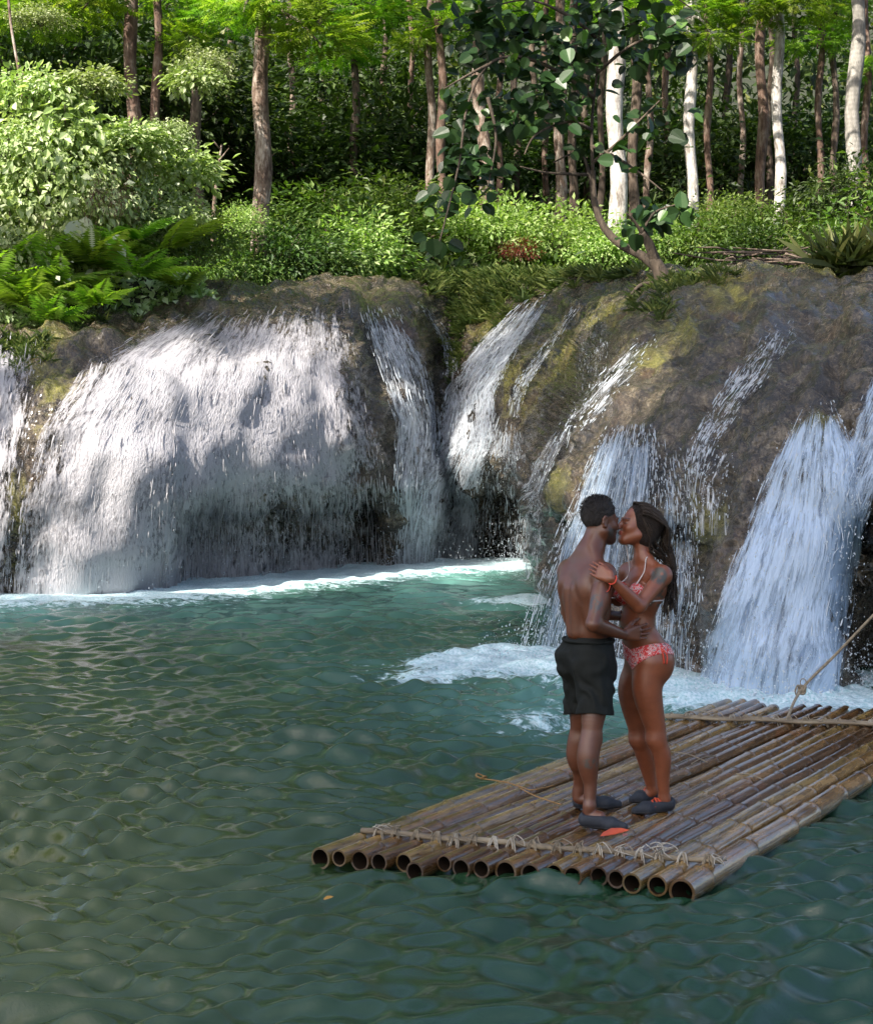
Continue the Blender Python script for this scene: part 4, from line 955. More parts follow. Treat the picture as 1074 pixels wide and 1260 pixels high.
# a few sunlit round leaves
# hanging liana at upper left
mb = MB(); mb.tube(spl([P3(8, -40, 29), P3(14, 30, 29), P3(24, 90, 28.8), P3(33, 150, 28.7), P3(50, 210, 28.6)], 30), 0.025, 6)
mb.tube(spl([P3(25, 80, 28.9), P3(40, 130, 28.6), P3(30, 190, 28.5), P3(60, 260, 28.3)], 30), 0.015, 6)
tag(obj('liana', mb.mesh('liana', B_MOTT)), 'thin pale liana hanging down over the left thicket', 'vine')
e2 = empty('bare_sapling', tuple(P3(262, 300, 33)), 'thin pale broken sapling beside the speckled trunk', 'sapling')
mb = MB(); b0 = P3(262, 300, 33)
mb.tube(spl([P3(262, 305, 33), P3(264, 250, 33), P3(268, 215, 33), P3(273, 178, 33)], 20) - b0, np.linspace(0.05, 0.02, 20), 7)
for a in [(268, 200, 282, 182), (266, 225, 255, 195), (272, 185, 262, 172)]: mb.tube(np.array([P3(a[0], a[1], 33), P3(a[2], a[3], 32.9)]) - b0, [0.02, 0.006], 5)
obj('stem', mb.mesh('stem', B_MOTT), e2)
# ------------------------------------------------------------------ bamboo raft
m, nt = mat('wet_bamboo'); M_BAM = m
uvn = nd(nt, 'ShaderNodeUVMap'); U = uvn.outputs[0]; oi = nd(nt, 'ShaderNodeObjectInfo'); ta = attr(nt, 'tint')
tc = nd(nt, 'ShaderNodeTexCoord'); O = tc.outputs['Object']
s1 = noise(nt, scaled(nt, U, (5, 2.2, 1)), 1.0, 5, 0.65); s2 = noise(nt, scaled(nt, U, (60, 3, 1)), 1.0, 4, 0.6); s3 = noise(nt, O, 3.0, 4)
base = ramp(nt, [(0.0, (0.12, 0.058, 0.022)), (0.35, (0.25, 0.135, 0.045)), (0.65, (0.40, 0.25, 0.085)), (1.0, (0.24, 0.18, 0.05))]); lk(nt, oi.outputs['Random'], base.inputs[0])
st = ramp(nt, [(0.36, (0.22, 0.18, 0.15)), (0.58, (1, 1, 1))]); lk(nt, s1.outputs['Fac'], st.inputs[0])
c = mixc(nt, 1.0, base.outputs[0], st.outputs[0], 'MULTIPLY')
fi = ramp(nt, [(0.35, (0.6, 0.55, 0.5)), (0.6, (1, 1, 1))]); lk(nt, s2.outputs['Fac'], fi.inputs[0]); c = mixc(nt, 0.6, c, fi.outputs[0], 'MULTIPLY')
rs = ramp(nt, [(0.56, (0, 0, 0)), (0.70, (1, 1, 1))]); lk(nt, s3.outputs['Fac'], rs.inputs[0]); c = mixc(nt, math_(nt, 'MULTIPLY', rs.outputs[0], 0.55), c, (0.22, 0.075, 0.025))
c = mixc(nt, math_(nt, 'MULTIPLY', ta.outputs['Fac'], 0.9), c, (0.010, 0.007, 0.005))
p = nd(nt, 'ShaderNodeBsdfPrincipled'); lk(nt, c, p.inputs['Base Color'])
rr = ramp(nt, [(0.35, (0.12,) * 3), (0.65, (0.34,) * 3)]); lk(nt, s1.outputs['Fac'], rr.inputs[0]); lk(nt, rr.outputs[0], p.inputs['Roughness'])
p.inputs['Coat Weight'].default_value = 0.9; p.inputs['Coat Roughness'].default_value = 0.07; p.inputs['Specular IOR Level'].default_value = 0.35
b = nd(nt, 'ShaderNodeBump'); b.inputs['Strength'].default_value = 0.35; b.inputs['Distance'].default_value = 0.01; lk(nt, s2.outputs['Fac'], b.inputs['Height']); lk(nt, b.outputs[0], p.inputs['Normal'])
finish(nt, p.outputs[0])
M_HOL = m_simple('wet_shaded_bamboo_inside', (0.020, 0.013, 0.008), 0.9, spec=0.1)  # wet inner wall with the dark of the hole painted in
M_TWINE = m_simple('twine', (0.34, 0.29, 0.21), 0.9, 0.6, 200, vscale=40, col2=(0.16, 0.13, 0.09))
M_WTWINE = m_simple('pale_twine', (0.42, 0.39, 0.33), 0.9, 0.4, 200, vscale=40)
M_SPLIT = m_simple('split_bamboo', (0.30, 0.25, 0.17), 0.75, 0.6, 60, vscale=6, stretch=(1, 1, 6), col2=(0.12, 0.09, 0.06))
RT = 0.10                                            # top of the poles above the water
def RP(px, py, z=RT):                                # point of the raft deck seen at a place of the photograph
    Y = (CAMH - z) * FPX / (py - HY); return np.array([(px - CX) * Y / FPX, Y, z])
raft = empty('bamboo_raft', tuple(RP(700, 980, 0.0)), 'long wet bamboo pole raft the couple stands on', 'raft'); RO = np.array(raft.location)
U_ = unit(np.array([0.508, 0.861, 0.0])); N_ = np.array([0.861, -0.508, 0.0])
NP = 18
A0 = RP(385, 1040); B0 = RP(840, 1080); W_TOT = float((B0 - A0) @ N_); S_TOT = float((B0 - A0) @ U_)
rr_ = np.random.default_rng(3)
radii = 0.050 + 0.006 * rr_.normal(size=NP); radii = np.clip(radii, 0.041, 0.058); radii[-1] = 0.064; radii[0] = 0.055; radii[-2] = 0.05
pos = np.cumsum(radii * 2) - radii; pos = pos / (pos[-1]) * W_TOT
starts = np.array([0.0, -0.03, 0.02, -0.01, 0.06, -0.08, 0.10, 0.03, 0.05, 0.10, 0.08, 0.14, 0.10, 0.16, 0.10, 0.02, 0.04, 0.0])
starts = starts * 0.55 + S_TOT * np.arange(NP) / (NP - 1) - 0.02
poleP = []
def Ploc(a, b_, z): return A0 + U_ * b_ + N_ * a + np.array([0, 0, z - RT])
for i in range(NP):
    r0 = radii[i]; L = 5.55 + 0.22 * rr_.random() + (0.1 if i < 3 else 0); bow = 0.010 * rr_.normal(); bz = 0.012 * rr_.normal(); tz = -0.02 * (i == 5)
    n = 170; t = np.linspace(0, 1, n); al = starts[i] + L * t
    node = np.zeros(n); s = 0.15 + 0.2 * rr_.random(); nodes = []
    while s < L: nodes.append(s); s += 0.40 + 0.24 * rr_.random()
    # extra rings at every node
    tt = [t]
    for q in nodes:
        tt.append((q + np.array([-0.016, -0.006, 0, 0.006, 0.016])) / L)
    t = np.unique(np.clip(np.concatenate(tt), 0, 1)); al = starts[i] + L * t
    d = np.min(np.abs(t[:, None] * L - np.array(nodes)[None]), axis=1)
    rad = r0 * (1 + 0.05 * np.exp(-(d / 0.007) ** 2) + 0.03 * np.exp(-(d / 0.03) ** 2)) * (1.03 - 0.12 * t)
    rad = rad * (1 + 0.01 * np.sin(t * 31 + i))
    lat = pos[i] + bow * np.sin(t * math.pi) + 0.006 * np.sin(t * 19 + i * 2)
    path = A0 + U_ * al[:, None] + N_ * lat[:, None] + np.array([0, 0, 1.0]) * ((-r0 + bz * np.sin(t * 3.1) + tz)[:, None])
    mb = MB(); mb.tube(path - RO, rad, 18, attr=0.24 * np.exp(-(d / 0.010) ** 2), cap=False)
    # hollow ends: inner wall and diaphragm
    HM = []
    for e_, dr in ((0, 1), (-1, -1)):
        hm = MB(); HM.append(hm)
        R_ = rad[e_]; sidesn = 18; th = np.arange(sidesn) / sidesn * 2 * np.pi; Bz = np.array([0, 0, 1.0])
        rings = []
        for (off_, f_) in ((0, 1.0), (0.0, 0.80), (0.35, 0.78), (0.351, 0.02)):
            rings.append(path[e_] - RO + U_ * off_ * dr + R_ * f_ * (np.cos(th)[:, None] * N_ + np.sin(th)[:, None] * Bz))
        Vv = np.concatenate(rings); ii = np.arange(3)[:, None] * sidesn; jj = np.arange(sidesn)[None]; j2 = (jj + 1) % sidesn
        F_ = np.stack([ii + jj, ii + j2, ii + sidesn + j2, ii + sidesn + jj], -1).reshape(-1, 4)
        mb.add(Vv[:36], F_[:18], 0.75, np.zeros((36, 2))); hm.add(Vv[18:], F_[18:] - 18, 0.0)
    po_ = obj('pole', mb.mesh('pole', M_BAM), raft); 
    for hm in HM: obj('hollow', hm.mesh('hollow', M_HOL), po_); poleP.append((path, rad, t * L + starts[i]))
def deck_z(p):
    """height of the pole tops under a point"""
    best = -1
    for path, rad, al in poleP:
        v = p[:2] - path[0, :2]; a = v @ U_[:2]; k = np.argmin(np.abs((path[:, :2] - path[0, :2]) @ U_[:2] - a)); la = (v @ N_[:2]) - (path[k, :2] - path[0, :2]) @ N_[:2]
        if abs(la) < rad[k]: best = max(best, path[k, 2] + math.sqrt(rad[k] ** 2 - la ** 2))
    return best if best > 0 else RT - 0.02
def crossbar(pa, pb, r, label=None, jag=True):
    k = 30; t = np.linspace(0, 1, k)[:, None]; q = pa + (pb - pa) * t; q[:, 2] += 0.004 * np.sin(t[:, 0] * 20)
    mb = MB(); mb.tube(q - RO, r * (1 + 0.08 * np.sin(t[:, 0] * 40)), 10, flat=0.7, up=(0, 0, 1)); o = obj('crossbar', mb.mesh('crossbar', M_SPLIT), raft)
    if label: o['label'] = label
    return q
def lash(center, axis, r, pr, mt, turns=2):
    """X shaped binding of twine over the bar and round the pole"""
    mb = MB(); S = unit(np.cross(axis, [0, 0, 1.0]))
    for sg in (-1, 1):
        a = center + axis * sg * pr * 0.5 - S * pr * 0.75 + np.array([0, 0, -pr * 0.75]); b_ = center - axis * sg * pr * 0.5 + S * pr * 0.75 + np.array([0, 0, -pr * 0.75]); c_ = center + np.array([0, 0, r + 0.007])
        for w_ in range(turns):
            j = axis * 0.009 * (w_ - 0.5) + rr_.normal(size=3) * 0.003
            mb.tube(spl([a + j, (a + c_) / 2 + np.array([0, 0, r * 0.8]) + j, c_ + j, (b_ + c_) / 2 + np.array([0, 0, r * 0.8]) + j, b_ + j], 14) - RO, 0.0028, 5)
    if rr_.random() < 0.5:
        q = center + np.array([0, 0, r + 0.008]); mb.tube(spl([q, q + [0.02, -0.02, 0.02], q + [0.05 * rr_.normal(), -0.05, 0.0], q + [0.06, -0.06, -0.03]], 10) - RO, 0.003, 4)
    obj('lashing', mb.mesh('lashing', mt), raft)
fa_ = RP(445, 1022, RT + 0.012); fb_ = RP(888, 1060, RT + 0.012)
q1 = crossbar(fa_, fb_, 0.021)
ba_ = RP(812, 881, RT + 0.015); bb_ = RP(1130, 892, RT + 0.015); bb_ = ba_ + (bb_ - ba_) * 1.0
q2 = crossbar(ba_, bb_, 0.024)
crossbar(ba_ + [0.0, -0.05, 0.0], bb_ + [0, -0.05, 0.0], 0.016)
for qs in ((fa_, fb_), (ba_, bb_)):
    ax = unit(qs[1] - qs[0])
    for path, rad, al in poleP:
        # where this pole passes under the bar
        A = np.array([[U_[0], -ax[0]], [U_[1], -ax[1]]]); v = qs[0][:2] - path[0, :2]
        s_, t_ = np.linalg.solve(A, v)
        c_ = qs[0] + ax * t_
        if 0.01 < t_ < np.linalg.norm(qs[1] - qs[0]) - 0.01: lash(c_, ax, 0.02, 0.05, M_WTWINE if rr_.random() < 0.15 else M_TWINE)
# loose pale loops on the front bar and its right end
def loops(c, n, R, mt, name, r=0.0028, z=0.03):
    mb = MB()
    for k in range(n):
        a = np.linspace(0, 6.28 * (0.6 + 0.5 * rr_.random()), 26) + rr_.random() * 6; cc = c + rr_.normal(size=3) * [0.02, 0.015, 0.004]
        mb.tube(np.stack([cc[0] + R * (0.7 + 0.5 * rr_.random()) * np.cos(a), cc[1] + R * 0.9 * np.sin(a) * (0.6 + 0.5 * rr_.random()), cc[2] + z * (0.5 + 0.5 * np.sin(a * 1.5 + k))], -1) - RO, r, 5)
    obj(name, mb.mesh(name, mt), raft)
loops(RP(812, 1046, RT + 0.02), 4, 0.05, M_WTWINE, 'twine_loop'); loops(RP(468, 1023, RT + 0.02), 3, 0.035, M_WTWINE, 'twine_loop'); loops(RP(884, 1062, RT + 0.01), 3, 0.03, M_WTWINE, 'twine_loop')
# old binding across the middle
mb = MB(); k0 = RP(592, 958, RT + 0.01)
mb.tube(spl([k0, RP(620, 962, RT + 0.02), RP(640, 968, RT + 0.012), RP(655, 972, RT + 0.02), RP(682, 966, RT + 0.015)], 30) - RO, 0.004, 6)
mb.tube(spl([RP(640, 970, RT + 0.02), RP(660, 980, RT + 0.02), RP(690, 990, RT + 0.015)], 16) - RO, 0.004, 5)
mb.tube(spl([k0, k0 + [-0.03, 0, 0.015], k0 + [-0.02, 0.05, 0.02], k0 + [0.03, 0.04, 0.0], k0 + [0.02, -0.03, 0.02], k0], 24) - RO, 0.006, 6)
obj('old_binding', mb.mesh('old_binding', m_simple('orange_twine', (0.30, 0.17, 0.06), 0.9)), raft)
for (a, b_) in [((826, 925), (870, 938)), ((850, 940), (880, 930)), ((905, 952), (940, 960)), ((795, 955), (825, 948))]:
    mb = MB(); mb.tube(spl([RP(*a, RT + 0.01), RP((a[0] + b_[0]) / 2, (a[1] + b_[1]) / 2 - 3, RT + 0.02), RP(*b_, RT + 0.008)], 12) - RO, 0.0035, 5)
    obj('old_binding', mb.mesh('old_binding', M_TWINE), raft)
# mooring rope to the right bank
kx = P3(986, 848, 12.35); r0_ = RP(968, 884, RT + 0.03)
pth = spl([r0_, kx, P3(1030, 803, 12.3), P3(1074, 757, 12.2), P3(1160, 668, 12.0), P3(1330, 520, 11.8)], 60)
mb = MB(); mb.tube(pth, 0.011, 7)
for k in range(3):
    a = np.linspace(0, 6.28, 14); mb.tube(np.stack([kx[0] + 0.026 * np.cos(a + k), kx[1] + 0.02 * np.sin(a), kx[2] + 0.03 * np.sin(a + k * 2) - 0.005], -1), 0.009, 6)
mb.tube(spl([kx, kx + [-0.03, 0, 0.03], kx + [-0.05, 0, -0.02], kx + [-0.035, 0, -0.05]], 10), 0.007, 5)
a = np.linspace(0, 5.6, 20); mb.tube(np.stack([kx[0] + 0.01 + 0.022 * np.cos(a), kx[1] + 0 * a, kx[2] + 0.05 + 0.03 * np.sin(a)], -1), 0.004, 5)
tag(obj('mooring_rope', mb.mesh('mooring_rope', M_TWINE)), 'taut knotted rope mooring the raft to the right bank', 'rope')
# tree stump post far right that the rope is tied to
e = empty('mooring_tree', (float(pth[-1][0]) + 0.1, float(pth[-1][1]), 0.0), 'tree on the right bank holding the mooring rope, past the picture edge', 'tree')
mb = MB(); mb.tube(np.array([[0.05 * math.sin(k), 0.04 * math.cos(k * 1.3), -0.6 + k * 0.55] for k in range(16)]), np.linspace(0.17, 0.09, 16), 12); obj('trunk', mb.mesh('trunk', B_BROWN), e)
c = obj('crown', crown_protos[1], e); c.location = (0, 0, 8.2); c.scale = (2.1, 2.1, 1.7)
# fallen leaves
def fallen(px, py, z, L, W, yaw, mt, label, name='fallen_leaf', cat='leaf'):
    p = RP(px, py, z) if z > 0.05 else P3(px, py, (CAMH - z) * FPX / (py - HY)); V, F, t = leaf_arrays(np.zeros((1, 3)), np.array([[math.cos(yaw), math.sin(yaw), 0.12]]), np.array([[0, -0.25, 1.0]]), L, W, OVAL, -0.1, 0.22)
    o = obj(name, MB().add(V, F, t).mesh(name, mt, smooth=False)); o.location = tuple(p); return tag(o, label, cat)
M_ORL = m_simple('orange_leaf', (0.50, 0.075, 0.025), 0.5, col2=(0.30, 0.045, 0.02)); M_YLL = m_simple('yellow_leaf', (0.42, 0.22, 0.03), 0.5)
fallen(738, 1029, RT + 0.015, 0.155, 0.075, 0.0, M_ORL, 'orange red leaf lying on the raft by the man near foot')
fallen(766, 1029, RT + 0.02, 0.035, 0.03, 0.6, m_simple('pink_leaf', (0.45, 0.20, 0.18), 0.6), 'tiny pink shred at the tip of the orange leaf')
fallen(398, 1107, 0.02, 0.05, 0.03, 0.3, M_YLL, 'tiny yellow leaf floating in front of the left raft corner')
# ------------------------------------------------------------------ people: one blended surface each, grown from tapered limbs
class Field:
    def __init__(s, lo, hi, h):
        s.h = h; s.lo = np.asarray(lo, float); s.n = np.ceil((np.asarray(hi) - s.lo) / h).astype(int) + 1
        s.V = np.full(s.n, 0.2, np.float32)
        s.ax = [s.lo[i] + h * np.arange(s.n[i]) for i in range(3)]
    def _box(s, lo, hi):
        a = np.clip(np.floor((lo - s.lo) / s.h).astype(int), 0, s.n - 1); b = np.clip(np.ceil((hi - s.lo) / s.h).astype(int) + 1, 1, s.n)
        sl = tuple(slice(a[i], b[i]) for i in range(3))
        X = s.ax[0][sl[0]][:, None, None]; Y = s.ax[1][sl[1]][None, :, None]; Z = s.ax[2][sl[2]][None, None, :]
        return sl, X, Y, Z
    def _mix(s, sl, d, k, op):
        v = s.V[sl]
        if op == '+':
            h = np.maximum(k - np.abs(v - d), 0) / k; s.V[sl] = np.minimum(v, d) - h * h * k * 0.25
        else:
            h = np.maximum(k - np.abs(v + d), 0) / k; s.V[sl] = np.maximum(v, -d) + h * h * k * 0.25
    def cone(s, a, b, ra, rb, k=0.03, op='+'):
        a = np.asarray(a, float); b = np.asarray(b, float); m = max(ra, rb) + k + 0.05
        sl, X, Y, Z = s._box(np.minimum(a, b) - m, np.maximum(a, b) + m)
        ab = b - a; L2 = ab @ ab + 1e-12
        px, py, pz = X - a[0], Y - a[1], Z - a[2]
        t = np.clip((px * ab[0] + py * ab[1] + pz * ab[2]) / L2, 0, 1)
        d = np.sqrt((px - t * ab[0]) ** 2 + (py - t * ab[1]) ** 2 + (pz - t * ab[2]) ** 2) - (ra + (rb - ra) * t)
        s._mix(sl, d.astype(np.float32), k, op); return s
    def ell(s, c, r, R=None, k=0.03, op='+'):
        c = np.asarray(c, float); r = np.asarray(r, float); m = r.max() + k + 0.05
        sl, X, Y, Z = s._box(c - m, c + m)
        R = np.eye(3) if R is None else R           # rows: local axes in world
        p = [X - c[0], Y - c[1], Z - c[2]]
        q = [(p[0] * R[i][0] + p[1] * R[i][1] + p[2] * R[i][2]) for i in range(3)]
        k0 = np.sqrt(sum((q[i] / r[i]) ** 2 for i in range(3))); k1 = np.sqrt(sum((q[i] / r[i] ** 2) ** 2 for i in range(3)))
        d = k0 * (k0 - 1) / np.maximum(k1, 1e-6)
        s._mix(sl, d.astype(np.float32), k, op); return s
    def chain(s, pts, rad, k=0.02):
        q = spl(np.asarray([np.asarray(p_, float) for p_ in pts]), 6 * len(pts)); r = spl(np.asarray(rad, float)[:, None] * np.ones(3), 6 * len(pts))[:, 0]
        m = max(rad) + k + 0.05; sl, X, Y, Z = s._box(q.min(0) - m, q.max(0) + m); D = None
        for a, b, ra, rb in zip(q[:-1], q[1:], r[:-1], r[1:]):
            ab = b - a; px, py, pz = X - a[0], Y - a[1], Z - a[2]; t = np.clip((px * ab[0] + py * ab[1] + pz * ab[2]) / (ab @ ab + 1e-12), 0, 1)
            d = np.sqrt((px - t * ab[0]) ** 2 + (py - t * ab[1]) ** 2 + (pz - t * ab[2]) ** 2) - (ra + (rb - ra) * t); D = d if D is None else np.minimum(D, d)
        s._mix(sl, D.astype(np.float32), k, '+'); return s
    def grid(s):
        return np.stack(np.meshgrid(*s.ax, indexing='ij'), -1)
    def sample(s, P):
        q = (np.asarray(P, float) - s.lo) / s.h; i = np.clip(np.floor(q).astype(int), 0, s.n - 2); f = np.clip(q - i, 0, 1); r = 0
        for a in (0, 1):
            for b in (0, 1):
                for c in (0, 1):
                    w_ = (f[..., 0] if a else 1 - f[..., 0]) * (f[..., 1] if b else 1 - f[..., 1]) * (f[..., 2] if c else 1 - f[..., 2])
                    r = r + w_ * s.V[i[..., 0] + a, i[..., 1] + b, i[..., 2] + c]
        return r

def surface(V, lo, h):
    """surface nets"""
    ins = V < 0; n = np.array(V.shape)
    acc = np.zeros(tuple(n - 1) + (3,), np.float32); cnt = np.zeros(tuple(n - 1), np.float32); fx = []
    for ax in range(3):
        a = [slice(None)] * 3; b = [slice(None)] * 3; a[ax] = slice(0, -1); b[ax] = slice(1, None)
        va, vb = V[tuple(a)], V[tuple(b)]; cr = (va < 0) != (vb < 0); idx = np.argwhere(cr)
        va, vb = va[cr], vb[cr]; t = va / (va - vb); pos = idx.astype(np.float32); pos[:, ax] += t
        o1, o2 = [x for x in range(3) if x != ax]
        for d1 in (0, -1):
            for d2 in (0, -1):
                c = idx.copy(); c[:, o1] += d1; c[:, o2] += d2
                ok = ((c >= 0) & (c < n - 1)).all(1)
                np.add.at(acc, tuple(c[ok].T), pos[ok]); np.add.at(cnt, tuple(c[ok].T), 1)
        fx.append((ax, o1, o2, idx, va < 0))
    has = cnt > 0; ids = np.full(cnt.shape, -1, np.int64); ids[has] = np.arange(has.sum())
    P = acc[has] / cnt[has][:, None]
    Fs = []
    for ax, o1, o2, idx, neg in fx:
        ok = (idx[:, o1] > 0) & (idx[:, o2] > 0) & (idx[:, o1] < n[o1] - 1) & (idx[:, o2] < n[o2] - 1)
        idx = idx[ok]; neg = neg[ok]; q = []
        for d1, d2 in ((-1, -1), (0, -1), (0, 0), (-1, 0)):
            c = idx.copy(); c[:, o1] += d1; c[:, o2] += d2; q.append(ids[tuple(c.T)])
        q = np.stack(q, 1); flip = neg if ax != 1 else ~neg
        q[~flip] = q[~flip][:, ::-1]; Fs.append(q)
    return P * h + lo, np.concatenate(Fs)

def relax(P, F, it=2, w_=0.4):
    E = np.concatenate([F[:, [0, 1]], F[:, [1, 2]], F[:, [2, 3]], F[:, [3, 0]]])
    for _ in range(it):
        A = np.zeros_like(P); c = np.zeros(len(P)); np.add.at(A, E[:, 0], P[E[:, 1]]); np.add.at(A, E[:, 1], P[E[:, 0]]); np.add.at(c, E[:, 0], 1); np.add.at(c, E[:, 1], 1)
        P = P * (1 - w_) + w_ * A / np.maximum(c, 1)[:, None]
    return P

def m_skin(name, rough=0.42):
    m, nt = mat(name); a = attr(nt, 'skin'); tc = nd(nt, 'ShaderNodeTexCoord'); n = noise(nt, tc.outputs['Object'], 14, 5); n2 = noise(nt, tc.outputs['Object'], 300, 2)
    r = ramp(nt, [(0.3, (0.84, 0.80, 0.78)), (0.7, (1.1, 1.08, 1.06))]); lk(nt, n.outputs['Fac'], r.inputs[0])
    p = nd(nt, 'ShaderNodeBsdfPrincipled'); lk(nt, mixc(nt, 1.0, a.outputs['Color'], r.outputs[0], 'MULTIPLY'), p.inputs['Base Color'])
    p.inputs['Coat Weight'].default_value = 0.25; p.inputs['Coat Roughness'].default_value = 0.25; p.inputs['Roughness'].default_value = rough; p.inputs['Subsurface Weight'].default_value = 0.06; p.inputs['Subsurface Radius'].default_value = (0.02, 0.008, 0.004); p.inputs['Subsurface Scale'].default_value = 0.5
    b = nd(nt, 'ShaderNodeBump'); b.inputs['Strength'].default_value = 0.15; b.inputs['Distance'].default_value = 0.002; lk(nt, n2.outputs['Fac'], b.inputs['Height']); lk(nt, b.outputs[0], p.inputs['Normal'])
    finish(nt, p.outputs[0]); return m
M_SKM = m_skin('tanned_skin'); M_SKW = m_skin('warm_skin')
M_HAIR = m_simple('black_hair', (0.016, 0.012, 0.010), 0.55, 0.6, 220, vscale=30, spec=0.4)
M_BRAID = m_simple('braided_hair', (0.022, 0.014, 0.010), 0.5, 0.9, 160, vscale=60, spec=0.3)
M_BRAID2 = m_simple('brown_braids', (0.045, 0.030, 0.020), 0.5, 0.9, 160, vscale=60, spec=0.3)
M_SHORT = m_simple('charcoal_swim_shorts', (0.0065, 0.0085, 0.0075), 0.75, 0.25, 500, vscale=5, spec=0.25)
M_SHOE = m_simple('navy_neoprene', (0.018, 0.024, 0.036), 0.6, 0.4, 600, vscale=20)
M_SOLE = m_simple('black_rubber', (0.012, 0.012, 0.014), 0.7)
M_LACE = m_simple('red_lace', (0.60, 0.08, 0.03), 0.6)
m, nt = mat('floral_fabric'); tc = nd(nt, 'ShaderNodeTexCoord'); n1 = noise(nt, tc.outputs['Object'], 45, 3, 0.6, 1.2); n2 = noise(nt, tc.outputs['Object'], 28, 2)
r = ramp(nt, [(0.44, (0.50, 0.03, 0.03)), (0.50, (0.60, 0.48, 0.48)), (0.54, (0.55, 0.06, 0.06)), (0.58, (0.60, 0.50, 0.48)), (0.62, (0.03, 0.05, 0.06))], 'CONSTANT'); lk(nt, n1.outputs['Fac'], r.inputs[0])
p = nd(nt, 'ShaderNodeBsdfPrincipled'); p.inputs['Roughness'].default_value = 0.7; lk(nt, r.outputs[0], p.inputs['Base Color']); finish(nt, p.outputs[0]); M_FLOR = m
M_STRAP = m_simple('white_cord', (0.62, 0.56, 0.54), 0.7); M_BRAC = m_simple('red_cord', (0.62, 0.06, 0.03), 0.6)

def head(F, o, fdir, pitch=0.0, roll=0.0, s=1.0, male=True):
    f0 = unit(np.array([fdir[0], fdir[1], 0])); u = np.array([0, 0, 1.0]); r0 = np.cross(f0, u)
    f = f0 * math.cos(pitch) + u * math.sin(pitch); u = np.cross(r0, f)
    r_ = r0 * math.cos(roll) + u * math.sin(roll); u = np.cross(r_, f)
    R = np.array([r_, f, u]); L = lambda x, y, z: o + s * (r_ * x + f * y + u * z)
    E = lambda c, r, k=0.02, op='+': F.ell(L(*c), np.array(r) * s, R, k, op)
    E((0, -.012, .035), (.074, .094, .086), .02); E((0, .025, -.02), (.060, .064, .085), .03)
    j = 1.0 if male else 0.88
    E((0, .035, -.072), (.050 * j, .048, .034), .03); E((0, .074, -.097), (.022 * j, .018, .017), .03)
    for sg in (-1, 1):
        E((sg * .036, .058, -.025), (.026, .030, .026), .025); F.cone(L(sg * .052, .0, -.055), L(sg * .02, .065, -.095), .024 * j, .020, .03)
        E((sg * .031, .100, .004), (.016, .012, .012), .012, '-'); E((sg * .031, .082, .003), (.014, .011, .011), .006)
        F.cone(L(sg * .014, .094, .022), L(sg * .046, .082, .021), .008, .007, .012)
        E((sg * .011, .106, -.033), (.009, .010, .008), .008)
        if not male: continue
        # ear: rim and lobe
        for q in range(5):
            a0, a1 = 1.9 - q * 0.75, 1.9 - (q + 1) * 0.75
            F.cone(L(sg * .077, -.012 - .015 * math.cos(a0), -.006 + .028 * math.sin(a0)), L(sg * .077, -.012 - .015 * math.cos(a1), -.006 + .028 * math.sin(a1)), .0055, .0055, .008)
        E((sg * .073, -.010, -.008), (.006, .014, .024), .01)
    F.cone(L(0, .090, .014), L(0, .112, -.026), .0085, .0115, .014)
    E((0, .094, -.052), (.024, .012, .0068), .006); E((0, .091, -.064), (.021, .012, .0075), .006)
    return L, R, f, u, r_

def hand(F, wr, d, n, up, s=1.0, curl=(0.25, 0.5, 0.5), spread=0.16, thumb=True, fr=0.0085, tdir=(.85, .55)):
    d = unit(d); up = unit(up - d * (up @ d)); n = unit(n - d * (n @ d) - up * (n @ up))
    kn = []
    for i, (o, ln) in enumerate(zip((0.031, 0.0105, -0.0105, -0.030), (0.072, 0.080, 0.074, 0.058))):
        K = wr + s * (d * (0.088 - 0.006 * abs(i - 1)) + up * o); kn.append(K)
        F.cone(wr + s * (d * 0.012 + up * o * 0.55), K, 0.0155 * s, 0.0125 * s, 0.012)
        dd = unit(d + up * spread * (1.2 - i * 0.8)); p = K; 
        for q, (fl, c_) in enumerate(zip((0.45, 0.30, 0.25), curl)):
            dd = unit(dd + n * c_); e = p + dd * ln * fl * s; F.cone(p, e, (fr - 0.0008 * q) * s, (fr - 0.0008 * (q + 1)) * s, 0.004); p = e
    if thumb:
        p = wr + s * (d * 0.02 + up * 0.028 + n * 0.004); dd = unit(d * tdir[0] + up * tdir[1] + n * 0.35)
        for fl, r0_ in ((0.045, 0.013), (0.032, 0.0105), (0.026, 0.009)):
            e = p + dd * fl * s; F.cone(p, e, r0_ * s, r0_ * 0.85 * s, 0.010); p = e; dd = unit(dd + d * 0.35 + n * 0.15)

